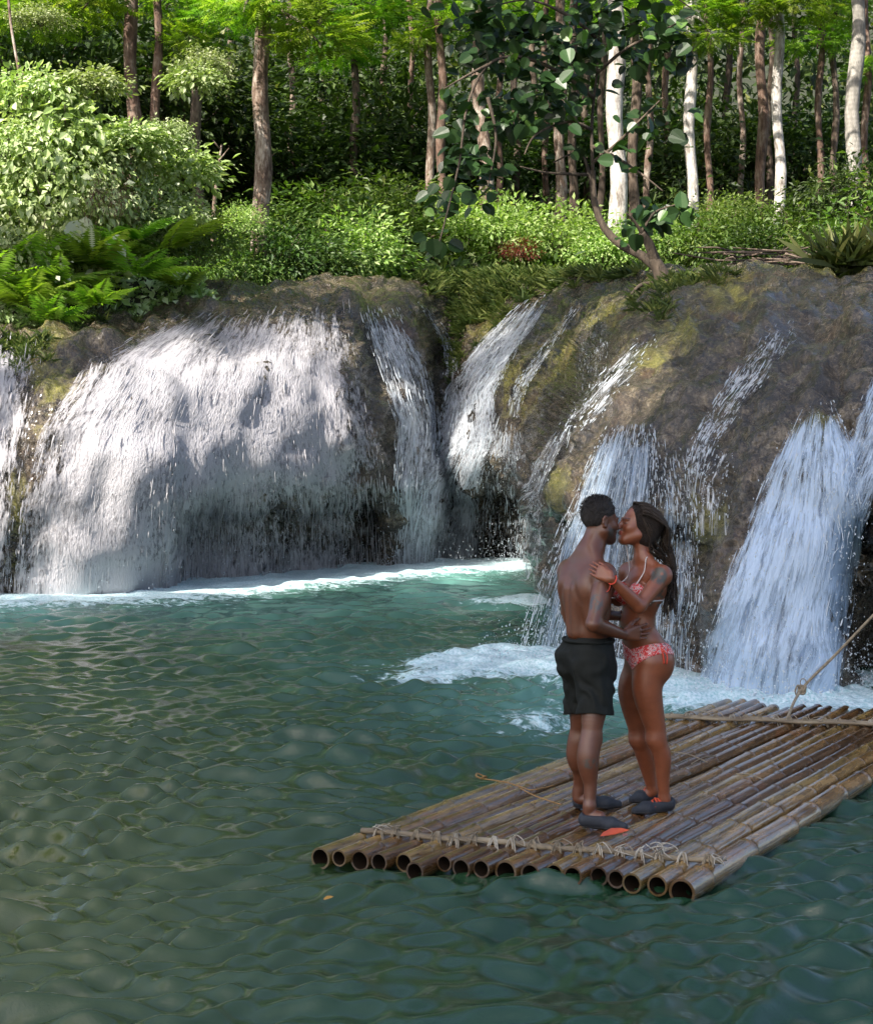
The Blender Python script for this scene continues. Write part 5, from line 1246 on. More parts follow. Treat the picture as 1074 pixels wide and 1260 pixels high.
# ================= the man
Ym = 8.87
f_m = unit(np.array([0.88, 0.47, 0])); r_m = np.array([0.47, -0.88, 0]); u3 = np.array([0, 0, 1.0]); R_m = np.array([r_m, f_m, u3])
def cen_m(z): return np.array([np.interp(z, [0.95, 1.10, 1.30, 1.45, 1.6], [.832, .826, .817, .818, .85]), Ym, 0])
def Tm(a, b, z): return cen_m(z) + r_m * a + f_m * b + u3 * z
F = Field((0.48, 8.35, 0.08), (1.36, 9.45, 1.92), 0.0045)
E = lambda c, r, k=0.03, op='+': F.ell(Tm(*c), r, R_m, k, op)
E((0, 0, 1.0), (.155, .112, .11)); E((0, .005, 1.13), (.140, .098, .12)); E((0, .005, 1.30), (.160, .115, .17)); E((0, .01, 1.38), (.165, .105, .10))
for s_ in (-1, 1):
    E((s_ * .075, -.045, .955), (.082, .078, .095)); E((s_ * .085, -.045, 1.36), (.085, .072, .115)); E((s_ * .115, -.01, 1.24), (.055, .075, .12)); E((s_ * .075, .075, 1.38), (.082, .045, .058), .025)
    F.cone(Tm(s_ * .13, -.015, 1.46), Tm(s_ * .03, -.01, 1.555), .048, .050, .05); F.cone(Tm(s_ * .02, -.085, 1.12), Tm(s_ * .035, -.085, 1.35), .035, .03, .03)
F.cone(Tm(-.15, -.005, 1.435), Tm(.15, -.005, 1.435), .058, .058, .04)
F.cone(Tm(0, -.142, 1.05), Tm(0, -.155, 1.42), .012, .012, .035, '-')
F.cone(Tm(.045, -.145, 1.40), Tm(.10, -.120, 1.29), .010, .008, .03, '-'); F.cone(Tm(-.045, -.145, 1.40), Tm(-.10, -.120, 1.29), .010, .008, .03, '-')
Ho = np.array([.893, 8.90, 1.722])
F.cone(Tm(0, -.005, 1.46), Ho + [-0.016, -0.008, -0.055], .070, .058, .05); F.cone(Tm(0, .0, 1.50), Ho + [0.0, 0.0, -0.03], .055, .052, .03)
Lm, RmH, fm, um, rm = head(F, Ho, (0.90, 0.44), pitch=-0.10, roll=0.06, s=1.03)
# legs
def J(px, py, Y): return P3(px, py, Y)
Rh, Rk, Ra = J(733, 812, 8.80), J(728, 903, 8.72), J(725, 992, 8.68)
Lh, Lk, La = J(716, 812, 8.95), J(714, 903, 9.02), J(712, 972, 9.10)
for (h_, k_, a_, ft, hy) in ((Rh, Rk, Ra, J(772, 1017, 8.60), 8.70), (Lh, Lk, La, J(762, 994, 9.04), 9.14)):
    F.chain([h_, (h_ * .5 + k_ * .5) + [.006, 0, 0], k_ + [0, 0, .03], k_ - [0, 0, .03]], [.088, .078, .056, .052], .05)
    calf = k_ * .66 + a_ * .34 + f_m * -.018
    F.chain([k_ - [0, 0, .02], calf, k_ * .3 + a_ * .7, a_], [.050, .054, .037, .031], .03)
    F.ell(k_ * .70 + a_ * .30 + f_m * -.025, (.042, .038, .10), R_m, .05)
    F.chain([a_, a_ - [0, 0, .045], a_ - [0, 0, .05] + unit((ft - a_) * [1, 1, 0]) * .06], [.033, .034, .03], .02)
# right arm (near): down to her waist
sh, el_, wr = Tm(.178, 0, 1.435), J(730, 768, 8.60), J(767, 781, 8.80)
F.ell(sh + r_m * .008, (.060, .062, .072), R_m, .035)
F.chain([sh, sh * .55 + el_ * .45, el_], [.052, .050, .039], .02); F.ell(sh * .5 + el_ * .5 + f_m * .012, (.044, .05, .085), R_m, .025)
F.chain([el_, el_ * .7 + wr * .3, wr], [.040, .042, .026], .02)
hand(F, wr, np.array([.95, .20, .10]), np.array([.05, .9, -.1]), u3, 1.02, curl=(.12, .35, .35), spread=0.10)
# left arm (far): behind his body to her
shL, elL, wrL = Tm(-.178, 0, 1.43), J(699, 752, 9.03), J(762, 758, 9.20)
F.ell(shL - r_m * .006, (.060, .062, .07), R_m, .035); F.chain([shL, shL * .5 + elL * .5, elL], [.052, .048, .038], .02); F.chain([elL, elL * .7 + wrL * .3, wrL], [.039, .040, .026], .02)
hand(F, wrL, np.array([.95, -.05, .0]), np.array([0, -.9, 0.1]), u3, 1.0, thumb=True, curl=(.1, .3, .3))
Pm, Qm = surface(F.V, F.lo, F.h); Pm = relax(Pm, Qm, 2)
SK_M = np.array([0.105, 0.036, 0.017])
def near(P, c, r): return 1 - sstep(0.75, 1.15, np.linalg.norm((P - c) / r, axis=1))
def paint(P, base, spots):
    c = np.tile(base, (len(P), 1))
    for (msk, col) in spots: c = c * (1 - msk[:, None]) + np.asarray(col) * msk[:, None]
    return c
lh = ((Pm - Ho) @ RmH.T) / 1.03
beard = sstep(-.030, -.046, lh[:, 2]) * sstep(.0, .022, lh[:, 1]) * (1 - sstep(.125, .14, np.abs(lh[:, 2]))) * (np.abs(lh[:, 0]) < .09)
lips = (np.abs(lh[:, 2] + .058) < .010) * (lh[:, 1] > .096) * (np.abs(lh[:, 0]) < .02)
brow = np.maximum(0, 1 - np.abs(lh[:, 2] - .024) / .007) * (lh[:, 1] > .07) * (np.abs(lh[:, 0]) > .012) * (np.abs(lh[:, 0]) < .05)
inhead = (lh[:, 2] > -.13) & (np.abs(lh[:, 0]) < .1) & (np.abs(lh[:, 1]) < .13)
nz = 0.5 + 0.5 * fbm(Pm * 55, 3, 5)
tat1 = near(Pm, sh * .45 + el_ * .55 + np.array([-.02, -.05, 0]), np.array([.040, .05, .055])) * sstep(.40, .55, nz)
tat2 = near(Pm, Rk * .62 + Ra * .38 + np.array([-.012, -.05, 0]), np.array([.045, .045, .030])) * sstep(.38, .52, nz)
colm = paint(Pm, SK_M, [(beard * inhead * 0.93, (.020, .013, .010)), (lips * inhead * .8, (.20, .07, .05)), (brow * inhead * .9, (.02, .013, .01)), (tat1 * .85, (.045, .045, .045)), (tat2 * .85, (.05, .05, .045))])
man = empty('person', (float(cen_m(1)[0]), Ym, 0.1), 'bearded man in charcoal swim shorts, back to us, one hand on the woman waist', 'person')
MO = np.array(man.location)
obj('body', raw_mesh('body', Pm - MO, [Qm], {'skin': colm}, True, [M_SKM]), man)
# hair
H = Field(Ho - .16, Ho + .18, 0.003)
H.ell(Ho + 1.03 * (fm * -.012 + um * .037), np.array([.081, .101, .094]) * 1.03, RmH, .01)
G_ = H.grid(); l_ = ((G_ - Ho) @ RmH.T) / 1.03
cut = np.maximum.reduce([(l_[..., 1] - (.060 + 0.35 * (l_[..., 2] - .06))), (-.045 + 0.0 * l_[..., 0]) - l_[..., 2], np.where(l_[..., 1] > -.030, (.004 + 0.45 * (l_[..., 1] + .03)) - l_[..., 2], -1)])
side = np.where((l_[..., 1] > -.03) & (l_[..., 1] < .055) & (l_[..., 2] < .03), -1, cut)
H.V = np.maximum(H.V + 0.004 * fbm(G_ * 90, 2, 3).astype(np.float32) - 0.006 * np.clip(l_[..., 2] / .1, 0, 1) * fbm(G_ * 45, 2, 6), cut * 0.8).astype(np.float32)
Ph, Qh = surface(H.V, H.lo, H.h)
obj('hair', raw_mesh('hair', relax(Ph, Qh, 1) - MO, [Qh], None, True, [M_HAIR]), man)
# short tufts
mb = MB(); k = 900; dv = unit(rng.normal(size=(k, 3)) + [0, -.2, .9]); sp = Ho + 1.03 * (fm * -.012 + um * .037) + (dv * np.array([.081, .101, .094])) @ RmH * 1.03
ll = ((sp - Ho) @ RmH.T) / 1.03; ok = (ll[:, 1] < .055) & (ll[:, 2] > .03); sp = sp[ok]; dn = unit(unit(sp - Ho) + rng.normal(size=sp.shape) * .35 + fm * .2)
V_, F_, t_ = leaf_arrays(sp - MO, dn, rand_dir(len(sp)), 0.018, 0.004, DIAMOND, 0.2, 0.1); mb.add(V_, F_, t_); obj('hair_tuft', mb.mesh('hair_tuft', M_HAIR), man)
# shorts
S = Field((0.55, 8.50, 0.58), (1.12, 9.30, 1.16), 0.0045)
S.ell(Tm(0, 0, 1.0), (.170, .132, .15), R_m, .03)
for s_ in (-1, 1): S.ell(Tm(s_ * .078, -.048, .95), (.100, .100, .12), R_m, .05)
hemR, hemL = Rh * .22 + Rk * .78, Lh * .22 + Lk * .78
S.cone(Rh + [0, 0, -.02], hemR + [0.008, -.01, -.02], .108, .098, .04); S.cone(Lh + [0, 0, -.02], hemL + [0.0, .005, -.02], .108, .098, .04)
G_ = S.grid(); zz = G_[..., 2]; cx_ = cen_m(zz)[..., 0] if False else .83
wr_ = 0.006 * np.sin((G_[..., 0] * 40 + G_[..., 2] * 22 + 6 * vnoise(G_ * 9, 5))) + 0.010 * fbm(G_ * np.array([16, 16, 7]), 3, 8)
hem = .672 + .006 * np.sin(G_[..., 0] * 25) - 0.15 * (G_[..., 1] - 8.85)
body = S.V + wr_ * sstep(1.08, 1.0, zz)
inner = np.full_like(S.V, .2); T_ = Field(S.lo, S.lo + (S.n - 1) * S.h + 1e-6, S.h); T_.V = inner[:T_.n[0], :T_.n[1], :T_.n[2]]
T_.cone(Rh + [0, 0, -.10], hemR + [0.008, -.01, -.12], .080, .080, .02); T_.cone(Lh + [0, 0, -.10], hemL + [0, .005, -.12], .080, .080, .02)
sh3 = tuple(min(a, b) for a, b in zip(S.V.shape, T_.V.shape)); sl = tuple(slice(0, x) for x in sh3)
body = np.maximum.reduce([body[sl], (zz - (1.095 + 0.02 * np.abs(G_[..., 1] - 8.87)))[sl], (hem - zz)[sl], np.where(zz[sl] < .78, -T_.V[sl], -1)]).astype(np.float32)
Ps, Qs = surface(body, S.lo, S.h); obj('swim_shorts', raw_mesh('swim_shorts', relax(Ps, Qs, 1) - MO, [Qs], None, True, [M_SHORT]), man)
mb = MB(); a = np.linspace(0, 6.28, 60); wp = np.stack([Tm(0, 0, 1.075)[0] + .155 * np.cos(a) * r_m[0] + .128 * np.sin(a) * f_m[0], Ym + .155 * np.cos(a) * r_m[1] + .128 * np.sin(a) * f_m[1], 1.075 + 0 * a], -1)
mb.tube(wp - MO, .011, 6); obj('waistband', mb.mesh('waistband', M_SHORT), man)

def shoe(parent, O, heel, toe, w, sole_z, name='shoe', top=0.075, lace=False, ankle=None):
    d = unit((toe - heel) * [1, 1, 0]); sd = np.array([d[1], -d[0], 0]); L = np.linalg.norm((toe - heel)[:2]); c0 = np.array([heel[0], heel[1], 0])
    Sf = Field(np.minimum(heel, toe) * [1, 1, 0] + [-.08, -.08, sole_z - .02], np.maximum(heel, toe) * [1, 1, 0] + [.08, .08, sole_z + .16], 0.004)
    P_ = lambda t, s_, z: c0 + d * L * t + sd * s_ + u3 * (sole_z + z)
    Sf.cone(P_(.14, 0, .040), P_(.36, 0, .046), .037, .040, .02); Sf.cone(P_(.34, 0, .036), P_(.66, 0, .024), .036, .030, .02); Sf.cone(P_(.62, -.012, .026), P_(.62, .012, .026), .034, .034, .02)
    Sf.cone(P_(.66, 0, .024), P_(.88, 0, .017), .034, .021, .02); Sf.cone(P_(.16, 0, .05), P_(.24, 0, top - .012), .036, .037, .02)
    g = Sf.grid(); low = (sole_z + .002) - g[..., 2]; hi = g[..., 2] - (sole_z + top + .10 * np.clip(((g - c0) @ d) / L - .2, -1, 0) ** 2 * 8)
    v = np.maximum.reduce([Sf.V, low, hi]).astype(np.float32); P1, Q1 = surface(v, Sf.lo, Sf.h); sh_ = obj(name, raw_mesh(name, relax(P1, Q1, 1) - O, [Q1], None, True, [M_SHOE]), parent)
    v2 = np.maximum.reduce([Sf.V - .003, (sole_z - .004) - g[..., 2], g[..., 2] - (sole_z + .012)]).astype(np.float32); P1, Q1 = surface(v2, Sf.lo, Sf.h); obj('sole', raw_mesh('sole', P1 - O, [Q1], None, True, [M_SOLE]), sh_)
    if lace:
        mb = MB()
        for q in range(5):
            t = .42 + .065 * q; zt = .066 - .016 * q * .75
            mb.tube(spl([P_(t, -.034, zt - .02), P_(t + .03, -.012, zt + .008), P_(t, .012, zt + .008), P_(t + .03, .034, zt - .02)], 12) - O, .0050, 6)
        mb.tube(spl([P_(.36, -.03, .062), P_(.40, 0, .074), P_(.36, .03, .062)], 10) - O, .006, 6)
        obj('lace', mb.mesh('lace', M_LACE), sh_)
    return sh_
def sole(px, py): q = RP(px, py, RT); return q
DZ = 0.098
shoe(man, MO, sole(711, 1017), sole(775, 1021), .05, DZ, top=.068)
shoe(man, MO, sole(703, 995), sole(768, 992), .05, DZ, top=.068)

# ================= the woman
l_w = unit(np.array([0.54, -0.84, 0])); f_w = unit(np.array([-0.84, -0.54, 0])); R_w = np.array([l_w, f_w, u3])
ZK = [.90, .985, 1.146, 1.30, 1.42, 1.52]; XK = [1.172, 1.162, 1.112, 1.128, 1.150, 1.135]; YK = [9.03, 9.03, 9.00, 8.99, 8.98, 8.97]
def Tw(a, b, z): return np.array([np.interp(z, ZK, XK), np.interp(z, ZK, YK), z]) + l_w * a + f_w * b
F = Field((0.70, 8.42, 0.08), (1.42, 9.50, 1.88), 0.0045)
E = lambda c, r, k=0.03, op='+': F.ell(Tw(*c), r, R_w, k, op)
E((0, 0, .975), (.142, .100, .10), .04); E((0, .0, 1.06), (.130, .092, .08), .04); E((0, .005, 1.15), (.112, .080, .10), .04); E((0, .0, 1.29), (.128, .088, .13), .04); E((0, 0, 1.40), (.125, .078, .07), .03)
for s_ in (-1, 1):
    E((s_ * .070, -.036, .930), (.080, .072, .10), .06); E((s_ * .066, .078, 1.325), (.056, .050, .056), .02); E((s_ * .07, -.045, 1.36), (.06, .05, .09), .03)
    F.cone(Tw(s_ * .11, -.005, 1.452), Tw(s_ * .02, -.005, 1.51), .032, .034, .03)
F.cone(Tw(-.12, 0, 1.43), Tw(.12, 0, 1.43), .045, .045, .03)
F.cone(Tw(0, -.115, 1.08), Tw(0, -.115, 1.40), .010, .010, .03, '-'); F.ell(Tw(0, .086, 1.10), (.008, .008, .010), R_w, .012, '-')
Hw = np.array([1.110, 8.985, 1.692])
F.cone(Tw(0, -.005, 1.46), Hw + [.016, .0, -.05], .050, .044, .03)
Lw, RwH, fw, uw, rw_ = head(F, Hw, (-.975, -.22), pitch=0.20, roll=-0.05, s=0.97, male=False)
Lh2, Lm2, Lk2, Lc2, La2 = J(800, 816, 8.97), J(796, 850, 8.97), J(806, 903, 8.99), J(813, 930, 9.01), J(817, 982, 9.045)
Rh2, Rm2, Rk2, Rc2, Ra2 = J(790, 818, 9.12), J(778, 850, 9.16), J(785, 903, 9.20), J(793, 932, 9.25), J(802, 970, 9.30)
for (a_, b_, c_, d_, e_, tdir) in ((Lh2, Lm2, Lk2, Lc2, La2, -1), (Rh2, Rm2, Rk2, Rc2, Ra2, -1)):
    F.chain([a_, b_, c_ + [0, 0, .03], c_ - [0, 0, .03]], [.090, .083, .057, .051], .05)
    F.chain([c_ - [0, 0, .02], d_ + [.004, 0, .0], d_ * .45 + e_ * .55, e_], [.050, .051, .037, .030], .03)
    F.chain([e_, [e_[0], e_[1], .155], [e_[0] - .05, e_[1], .135]], [.030, .030, .022], .02)
# left arm: hand on his shoulder
s1_, e1_, w1_ = Tw(.150, .0, 1.425), J(786, 746, 8.72), J(752, 712, 8.615)
F.ell(s1_ + l_w * .004, (.047, .05, .058), R_w, .03); F.chain([s1_, s1_ * .5 + e1_ * .5, e1_], [.045, .043, .035], .02); F.chain([e1_, e1_ * .65 + w1_ * .35, w1_], [.036, .036, .021], .02)
hand(F, w1_, np.array([-.80, .40, .42]), np.array([.35, .85, -.30]), np.array([.4, 0, .9]), 0.95, curl=(.22, .25, .22), spread=.03, fr=.0086, tdir=(1.0, .25))
s2_, e2_, w2_ = Tw(-.150, .0, 1.425), J(760, 738, 9.16), J(728, 722, 9.08)
F.ell(s2_, (.045, .048, .055), R_w, .03); F.chain([s2_, s2_ * .5 + e2_ * .5, e2_], [.043, .040, .033], .02); F.chain([e2_, e2_ * .65 + w2_ * .35, w2_], [.034, .034, .021], .02)
hand(F, w2_, np.array([-.85, -.2, .25]), np.array([.1, -.9, 0]), u3, .95, curl=(.2, .3, .3), fr=.0080)
Pw, Qw = surface(F.V, F.lo, F.h); Pw = relax(Pw, Qw, 2)
SK_W = np.array([0.20, 0.064, 0.030])
lh = ((Pw - Hw) @ RwH.T) / .97; nz = 0.5 + 0.5 * fbm(Pw * 50, 3, 15)
inhead = (lh[:, 2] > -.12) & (np.abs(lh[:, 0]) < .1) & (np.abs(lh[:, 1]) < .13)
brow = np.maximum(0, 1 - np.abs(lh[:, 2] - .023 - .1 * (np.abs(lh[:, 0]) - .02)) / .006) * (lh[:, 1] > .065) * (np.abs(lh[:, 0]) > .010) * (np.abs(lh[:, 0]) < .052)
lash_ = np.maximum(0, 1 - np.abs(lh[:, 2] + .003) / .005) * (lh[:, 1] > .07) * (np.abs(np.abs(lh[:, 0]) - .032) < .016)
lips = (np.abs(lh[:, 2] + .058) < .012) * (lh[:, 1] > .092) * (np.abs(lh[:, 0]) < .022)
t1 = near(Pw, s1_ + np.array([-.03, -.05, .005]), np.array([.050, .06, .055])) * sstep(.30, .45, nz)
t2 = near(Pw, Tw(.12, -.01, 1.27), np.array([.05, .06, .020]) * 1.0) * sstep(.42, .52, nz); t3 = near(Pw, Tw(.11, -.03, 1.32), np.array([.03, .05, .04])) * sstep(.45, .55, nz)
colw = paint(Pw, SK_W, [(lips * inhead * .8, (.36, .08, .06)), (brow * inhead * .9, (.03, .018, .012)), (lash_ * inhead * .85, (.02, .013, .01)), (t1 * .85, (.035, .055, .050)), (t2 * .75, (.05, .06, .05)), (t3 * .75, (.05, .06, .05))])
woman = empty('person', (float(Tw(0, 0, 1)[0]), 9.03, 0.1), 'woman with long dark braids in floral bikini, hand on the man shoulder', 'person')
WO = np.array(woman.location)
obj('body', raw_mesh('body', Pw - WO, [Qw], {'skin': colw}, True, [M_SKW]), woman)
def shell(off, region, name, mt, parent=woman, O=WO):
    """cloth: the body surface pushed out, kept inside a region"""
    g = F.grid_sub; v = np.maximum(F.Vs - off, region(g)).astype(np.float32)
    P_, Q_ = surface(v, F.losub, F.h); return obj(name, raw_mesh(name, relax(P_, Q_, 1) - O, [Q_], None, True, [mt]), parent)
def sub(lo, hi):
    a = np.clip(((np.asarray(lo) - F.lo) / F.h).astype(int), 0, F.n - 1); b = np.clip(((np.asarray(hi) - F.lo) / F.h).astype(int), 0, F.n)
    F.Vs = F.V[a[0]:b[0], a[1]:b[1], a[2]:b[2]]; F.losub = F.lo + a * F.h
    F.grid_sub = np.stack(np.meshgrid(*[F.losub[i] + F.h * np.arange(F.Vs.shape[i]) for i in range(3)], indexing='ij'), -1)
def loc_w(g):
    xc = np.interp(g[..., 2], ZK, XK); yc = np.interp(g[..., 2], ZK, YK)
    return (g[..., 0] - xc) * l_w[0] + (g[..., 1] - yc) * l_w[1], (g[..., 0] - xc) * f_w[0] + (g[..., 1] - yc) * f_w[1], g[..., 2]
sub((.85, 8.75, .78), (1.42, 9.30, 1.06))
def reg_bottom(g):
    a, b, z = loc_w(g); hi_ = z - (1.018 + .05 * np.abs(a) / .15 - .01); lo_ = np.where(b > 0, (.895 + .66 * np.abs(a)), (.93 + .38 * np.abs(a))) - z
    return np.maximum.reduce([hi_, lo_, np.abs(a) - .20])
shell(.005, reg_bottom, 'bikini_bottom', M_FLOR)
sub((.90, 8.75, 1.22), (1.30, 9.20, 1.44))
for s_ in (1, -1):
    c_ = Tw(s_ * .068, .105, 1.315)
    shell(.0055, lambda g, c_=c_: np.maximum(np.linalg.norm((g - c_) / [1, 1, 1.0], axis=-1) - .070, -(loc_w(g)[1] - .045)), 'bikini_cup', M_FLOR)
def on_body(p, n_out, off=.003):
    """slide a point onto the skin along a direction"""
    p = np.asarray(p, float); n_out = unit(n_out); ts = np.linspace(.25, -.05, 260); q = p + ts[:, None] * n_out; v = F.sample(q); k = np.argmax(v < 0)
    return q[k] + n_out * off
def strap(pts, name, r=.0035, mt=M_STRAP):
    mb = MB(); mb.tube(spl(pts, 40) - WO, r, 6); return obj(name, mb.mesh(name, mt), woman)
for s_ in (1, -1):
    strap([on_body(Tw(s_ * .066, .0, 1.375), f_w), on_body(Tw(s_ * .062, 0, 1.42), f_w + [0, 0, .4]), on_body(Tw(s_ * .055, 0, 1.45), f_w * .4 + u3), on_body(Tw(s_ * .04, -.02, 1.46), -f_w * .6 + u3)], 'strap')
band = []
for th in np.linspace(0.55, 2 * math.pi - 0.55, 40):
    dv = f_w * math.cos(th) + l_w * math.sin(th); band.append(on_body(Tw(0, 0, 1.285), dv))
mb = MB(); mb.tube(np.array(band) - WO, .0045, 6); obj('strap', mb.mesh('strap', M_STRAP), woman)
mb = MB()
for q in range(2): mb.tube(spl([on_body(Tw(.15, 0, 1.03), l_w), on_body(Tw(.15, 0, 1.03), l_w) + [.015 + .02 * q, -.02, -.04], on_body(Tw(.15, 0, 1.03), l_w) + [.02 + .015 * q, -.02, -.09]], 10) - WO, .004, 5)
obj('side_tie', mb.mesh('side_tie', M_BRAC), woman)
# bracelet
d_ = unit(w1_ - e1_); A_ = unit(np.cross(d_, u3)); B_ = np.cross(d_, A_); a = np.linspace(0, 6.3, 30); cw = w1_ - d_ * .012
mb = MB(); mb.tube(cw + .0265 * (np.cos(a)[:, None] * A_ + np.sin(a)[:, None] * B_) + d_ * .004 * np.sin(a * 2)[:, None] - WO, .0038, 6); mb.tube(spl([cw + B_ * .026, cw + B_ * .04 + [.0, 0, -.02], cw + B_ * .03 + [-.02, 0, -.04]], 8) - WO, .002, 4)
obj('bracelet', mb.mesh('bracelet', M_BRAC), woman)
# braided hair
H = Field(Hw - .17, Hw + .17, 0.0035); s9 = .97
H.ell(Hw + s9 * (fw * -.022 + uw * .036), np.array([.091, .100, .094]) * s9, RwH, .01); H.ell(Hw + s9 * (fw * -.060 + uw * .01), np.array([.086, .085, .095]), RwH, .03); H.ell(Hw + s9 * (fw * -.050 + uw * -.06), np.array([.078, .060, .06]), RwH, .04)
G_ = H.grid(); l_ = ((G_ - Hw) @ RwH.T) / s9
cut = np.maximum.reduce([l_[..., 1] - (.040 + .28 * (l_[..., 2] - .03)), -.115 - l_[..., 2], l_[..., 1] - .068])
rib = .004 * np.sin(l_[..., 0] * 330) * sstep(-.02, .05, l_[..., 2])
H.V = np.maximum(H.V + rib, cut).astype(np.float32); P_, Q_ = surface(H.V, H.lo, H.h); hair = obj('hair', raw_mesh('hair', relax(P_, Q_, 1) - WO, [Q_], None, True, [M_BRAID]), woman)
tie = J(822, 678, 9.0)
mb = MB(); rb = np.random.default_rng(9)
def braid(pts, r0, n=70):
    q = spl(pts, n); r = np.linspace(r0, r0 * .55, n) * (1 + .22 * np.sin(np.arange(n) * 1.25 + rb.random() * 6)); mb.tube(q - WO, r * 1.2, 6)
for i in range(60):
    th = (rb.random() * 2 - 1) * 1.5; ph = .15 + rb.random() * 1.1                          # from the hairline over the scalp
    u0 = np.array([math.sin(th) * .086, .052 - .05 * abs(math.sin(th)) * rb.random(), .055 + .065 * math.cos(th)]); 
    u0 = np.array([math.sin(th) * .094, .050 - .035 * abs(math.sin(th)), .045 + .082 * math.cos(th)]); p0 = Lw(*u0); p1 = Lw(math.sin(th) * .103, -.050, .035 + .103 * math.cos(th) * .92); p2 = Lw(math.sin(th) * .096, -.148, -.005 + .06 * math.cos(th)); j = rb.normal(size=3) * [.012, .02, .010]
    p3 = tie + j * [1, 1, 1] + [-.015, 0, .03]; p4 = tie + j * .7
    e = J(815 + 17 * rb.random(), 700 + 60 * rb.random(), 9.0 + .09 * rb.normal()); m_ = J(822 + 9 * rb.random(), 705 + 10 * rb.normal(), 9.0 + .05 * rb.normal())
    braid([p0, p1, p2, p3, p4, m_, e * .6 + m_ * .4 + rb.normal(size=3) * .008, e], .0048)
for i in range(16):                                                                      # looser braids hanging from the side
    p0 = Lw(-.078 if i % 2 else .078, .02 - .05 * rb.random(), .03 + .03 * rb.random()); p1 = Lw(-.088 if i % 2 else .088, -.03 - .03 * rb.random(), -.03)
    braid([p0, p1, J(800 + 14 * rb.random(), 672 + 8 * rb.random(), 8.93 + .12 * rb.random()), J(818 + 8 * rb.random(), 690 + 12 * rb.random(), 8.96 + .1 * rb.random()), J(822 + 8 * rb.random(), 735 + 20 * rb.random(), 9.0 + .05 * rb.normal())], .0045)
obj('braids', mb.mesh('braids', M_BRAID2), hair)
mb = MB(); a = np.linspace(0, 6.3, 20); mb.tube(np.stack([tie[0] + .026 * np.cos(a), tie[1] + .026 * np.sin(a), tie[2] + .008 * np.cos(a)], -1) - WO, .006, 6); obj('hair_tie', mb.mesh('hair_tie', M_HAIR), hair)
shoe(woman, WO, sole(830, 997), sole(774, 1001), .045, DZ, top=.062, lace=True)
shoe(woman, WO, sole(812, 984), sole(773, 987) , .045, DZ, top=.062, lace=True)
# ------------------------------------------------------------------ unseen crowns added and shaped to throw the dappled shade
LIT = [  # px, py, rx, ry, strength of light
 (190,600,240,130,1.0),(330,520,110,110,0.9),(330,660,170,80,0.9),(60,560,110,180,1.0),(405,400,26,26,0.9),(310,375,60,14,0.35),(110,250,130,150,0.85),(150,330,120,60,1.0),(20,330,70,110,1.0),(250,60,60,60,0.7),(60,30,60,40,0.5),
 (435,30,120,50,0.9),(540,60,50,40,0.6),(535,225,14,40,0.9),(590,640,70,80,0.85),(570,698,70,22,1.0),(505,318,60,26,1.0),(600,290,50,36,0.9),(700,290,110,50,1.0),(757,180,16,110,1.0),(690,245,26,30,0.9),(600,190,20,70,0.6),
 (790,290,60,40,0.8),(880,290,70,34,0.7),(985,285,60,30,0.6),(958,140,11,110,1.0),(850,200,10,60,0.8),(1048,60,16,70,0.8),(815,190,8,30,0.6),(1000,30,60,40,0.5),(770,450,50,48,1.0),(712,575,36,62,1.0),(735,505,26,26,.8),(950,350,40,14,.7),(1030,420,26,30,.6),(655,560,26,50,0.6),(650,490,40,30,0.35),
 (480,240,60,60,0.55),(400,300,50,30,0.4),(323,210,12,60,0.45),(1060,250,50,60,0.5),(930,200,6,50,0.4),(60,740,120,16,0.6),(330,712,160,14,0.8),(150,360,160,20,0.5),(870,325,60,12,0.3),(800,262,50,20,0.25),(120,900,160,200,0.25)]
def light_at(px, py):
    v = np.zeros(np.shape(px))
    for (x, y, rx, ry, s_) in LIT:
        d = np.sqrt(((px - x) / rx) ** 2 + ((py - y) / ry) ** 2); v = np.maximum(v, s_ * (1 - sstep(0.75, 1.2, d)))
    return v
rc = np.random.default_rng(2024)
def targets(n):
    out = []
    # pool and raft
    k = int(n * 0.75); Y = 5.0 + 24 * rc.random(k) ** 1.2; X = (rc.random(k) * 2 - 1) * (0.33 * Y + 1.6); Z = rc.random(k) * 1.9 * (Y < 12)
    out.append(np.stack([X, Y, Z], -1))
    # rock face
    k = int(n * 0.33); px = -160 + 1420 * rc.random(k); pb = np.interp(px, PXS, PYB); pt = np.interp(px, PXS, PYT); py = pt + (pb - pt) * rc.random(k)
    out.append(cliff_at(px, py, np.full(k, 0.15))[0])
    # grove
    k = int(n * .25); Y = 34 + 14 * rc.random(k); px = -120 + 1320 * rc.random(k); py = -30 + 380 * rc.random(k)
    out.append(np.stack([(px - CX) / FPX * Y, Y, CAMH - (py - HY) / FPX * Y], -1))
    k = 1500; Y = 28.2 + 1.5 * rc.random(k); px = 520 + 350 * rc.random(k); py = -10 + 320 * rc.random(k) ** 1.3
    out.append(np.stack([(px - CX) / FPX * Y, Y, CAMH - (py - HY) / FPX * Y], -1))
    return out
LEAFP = []; 
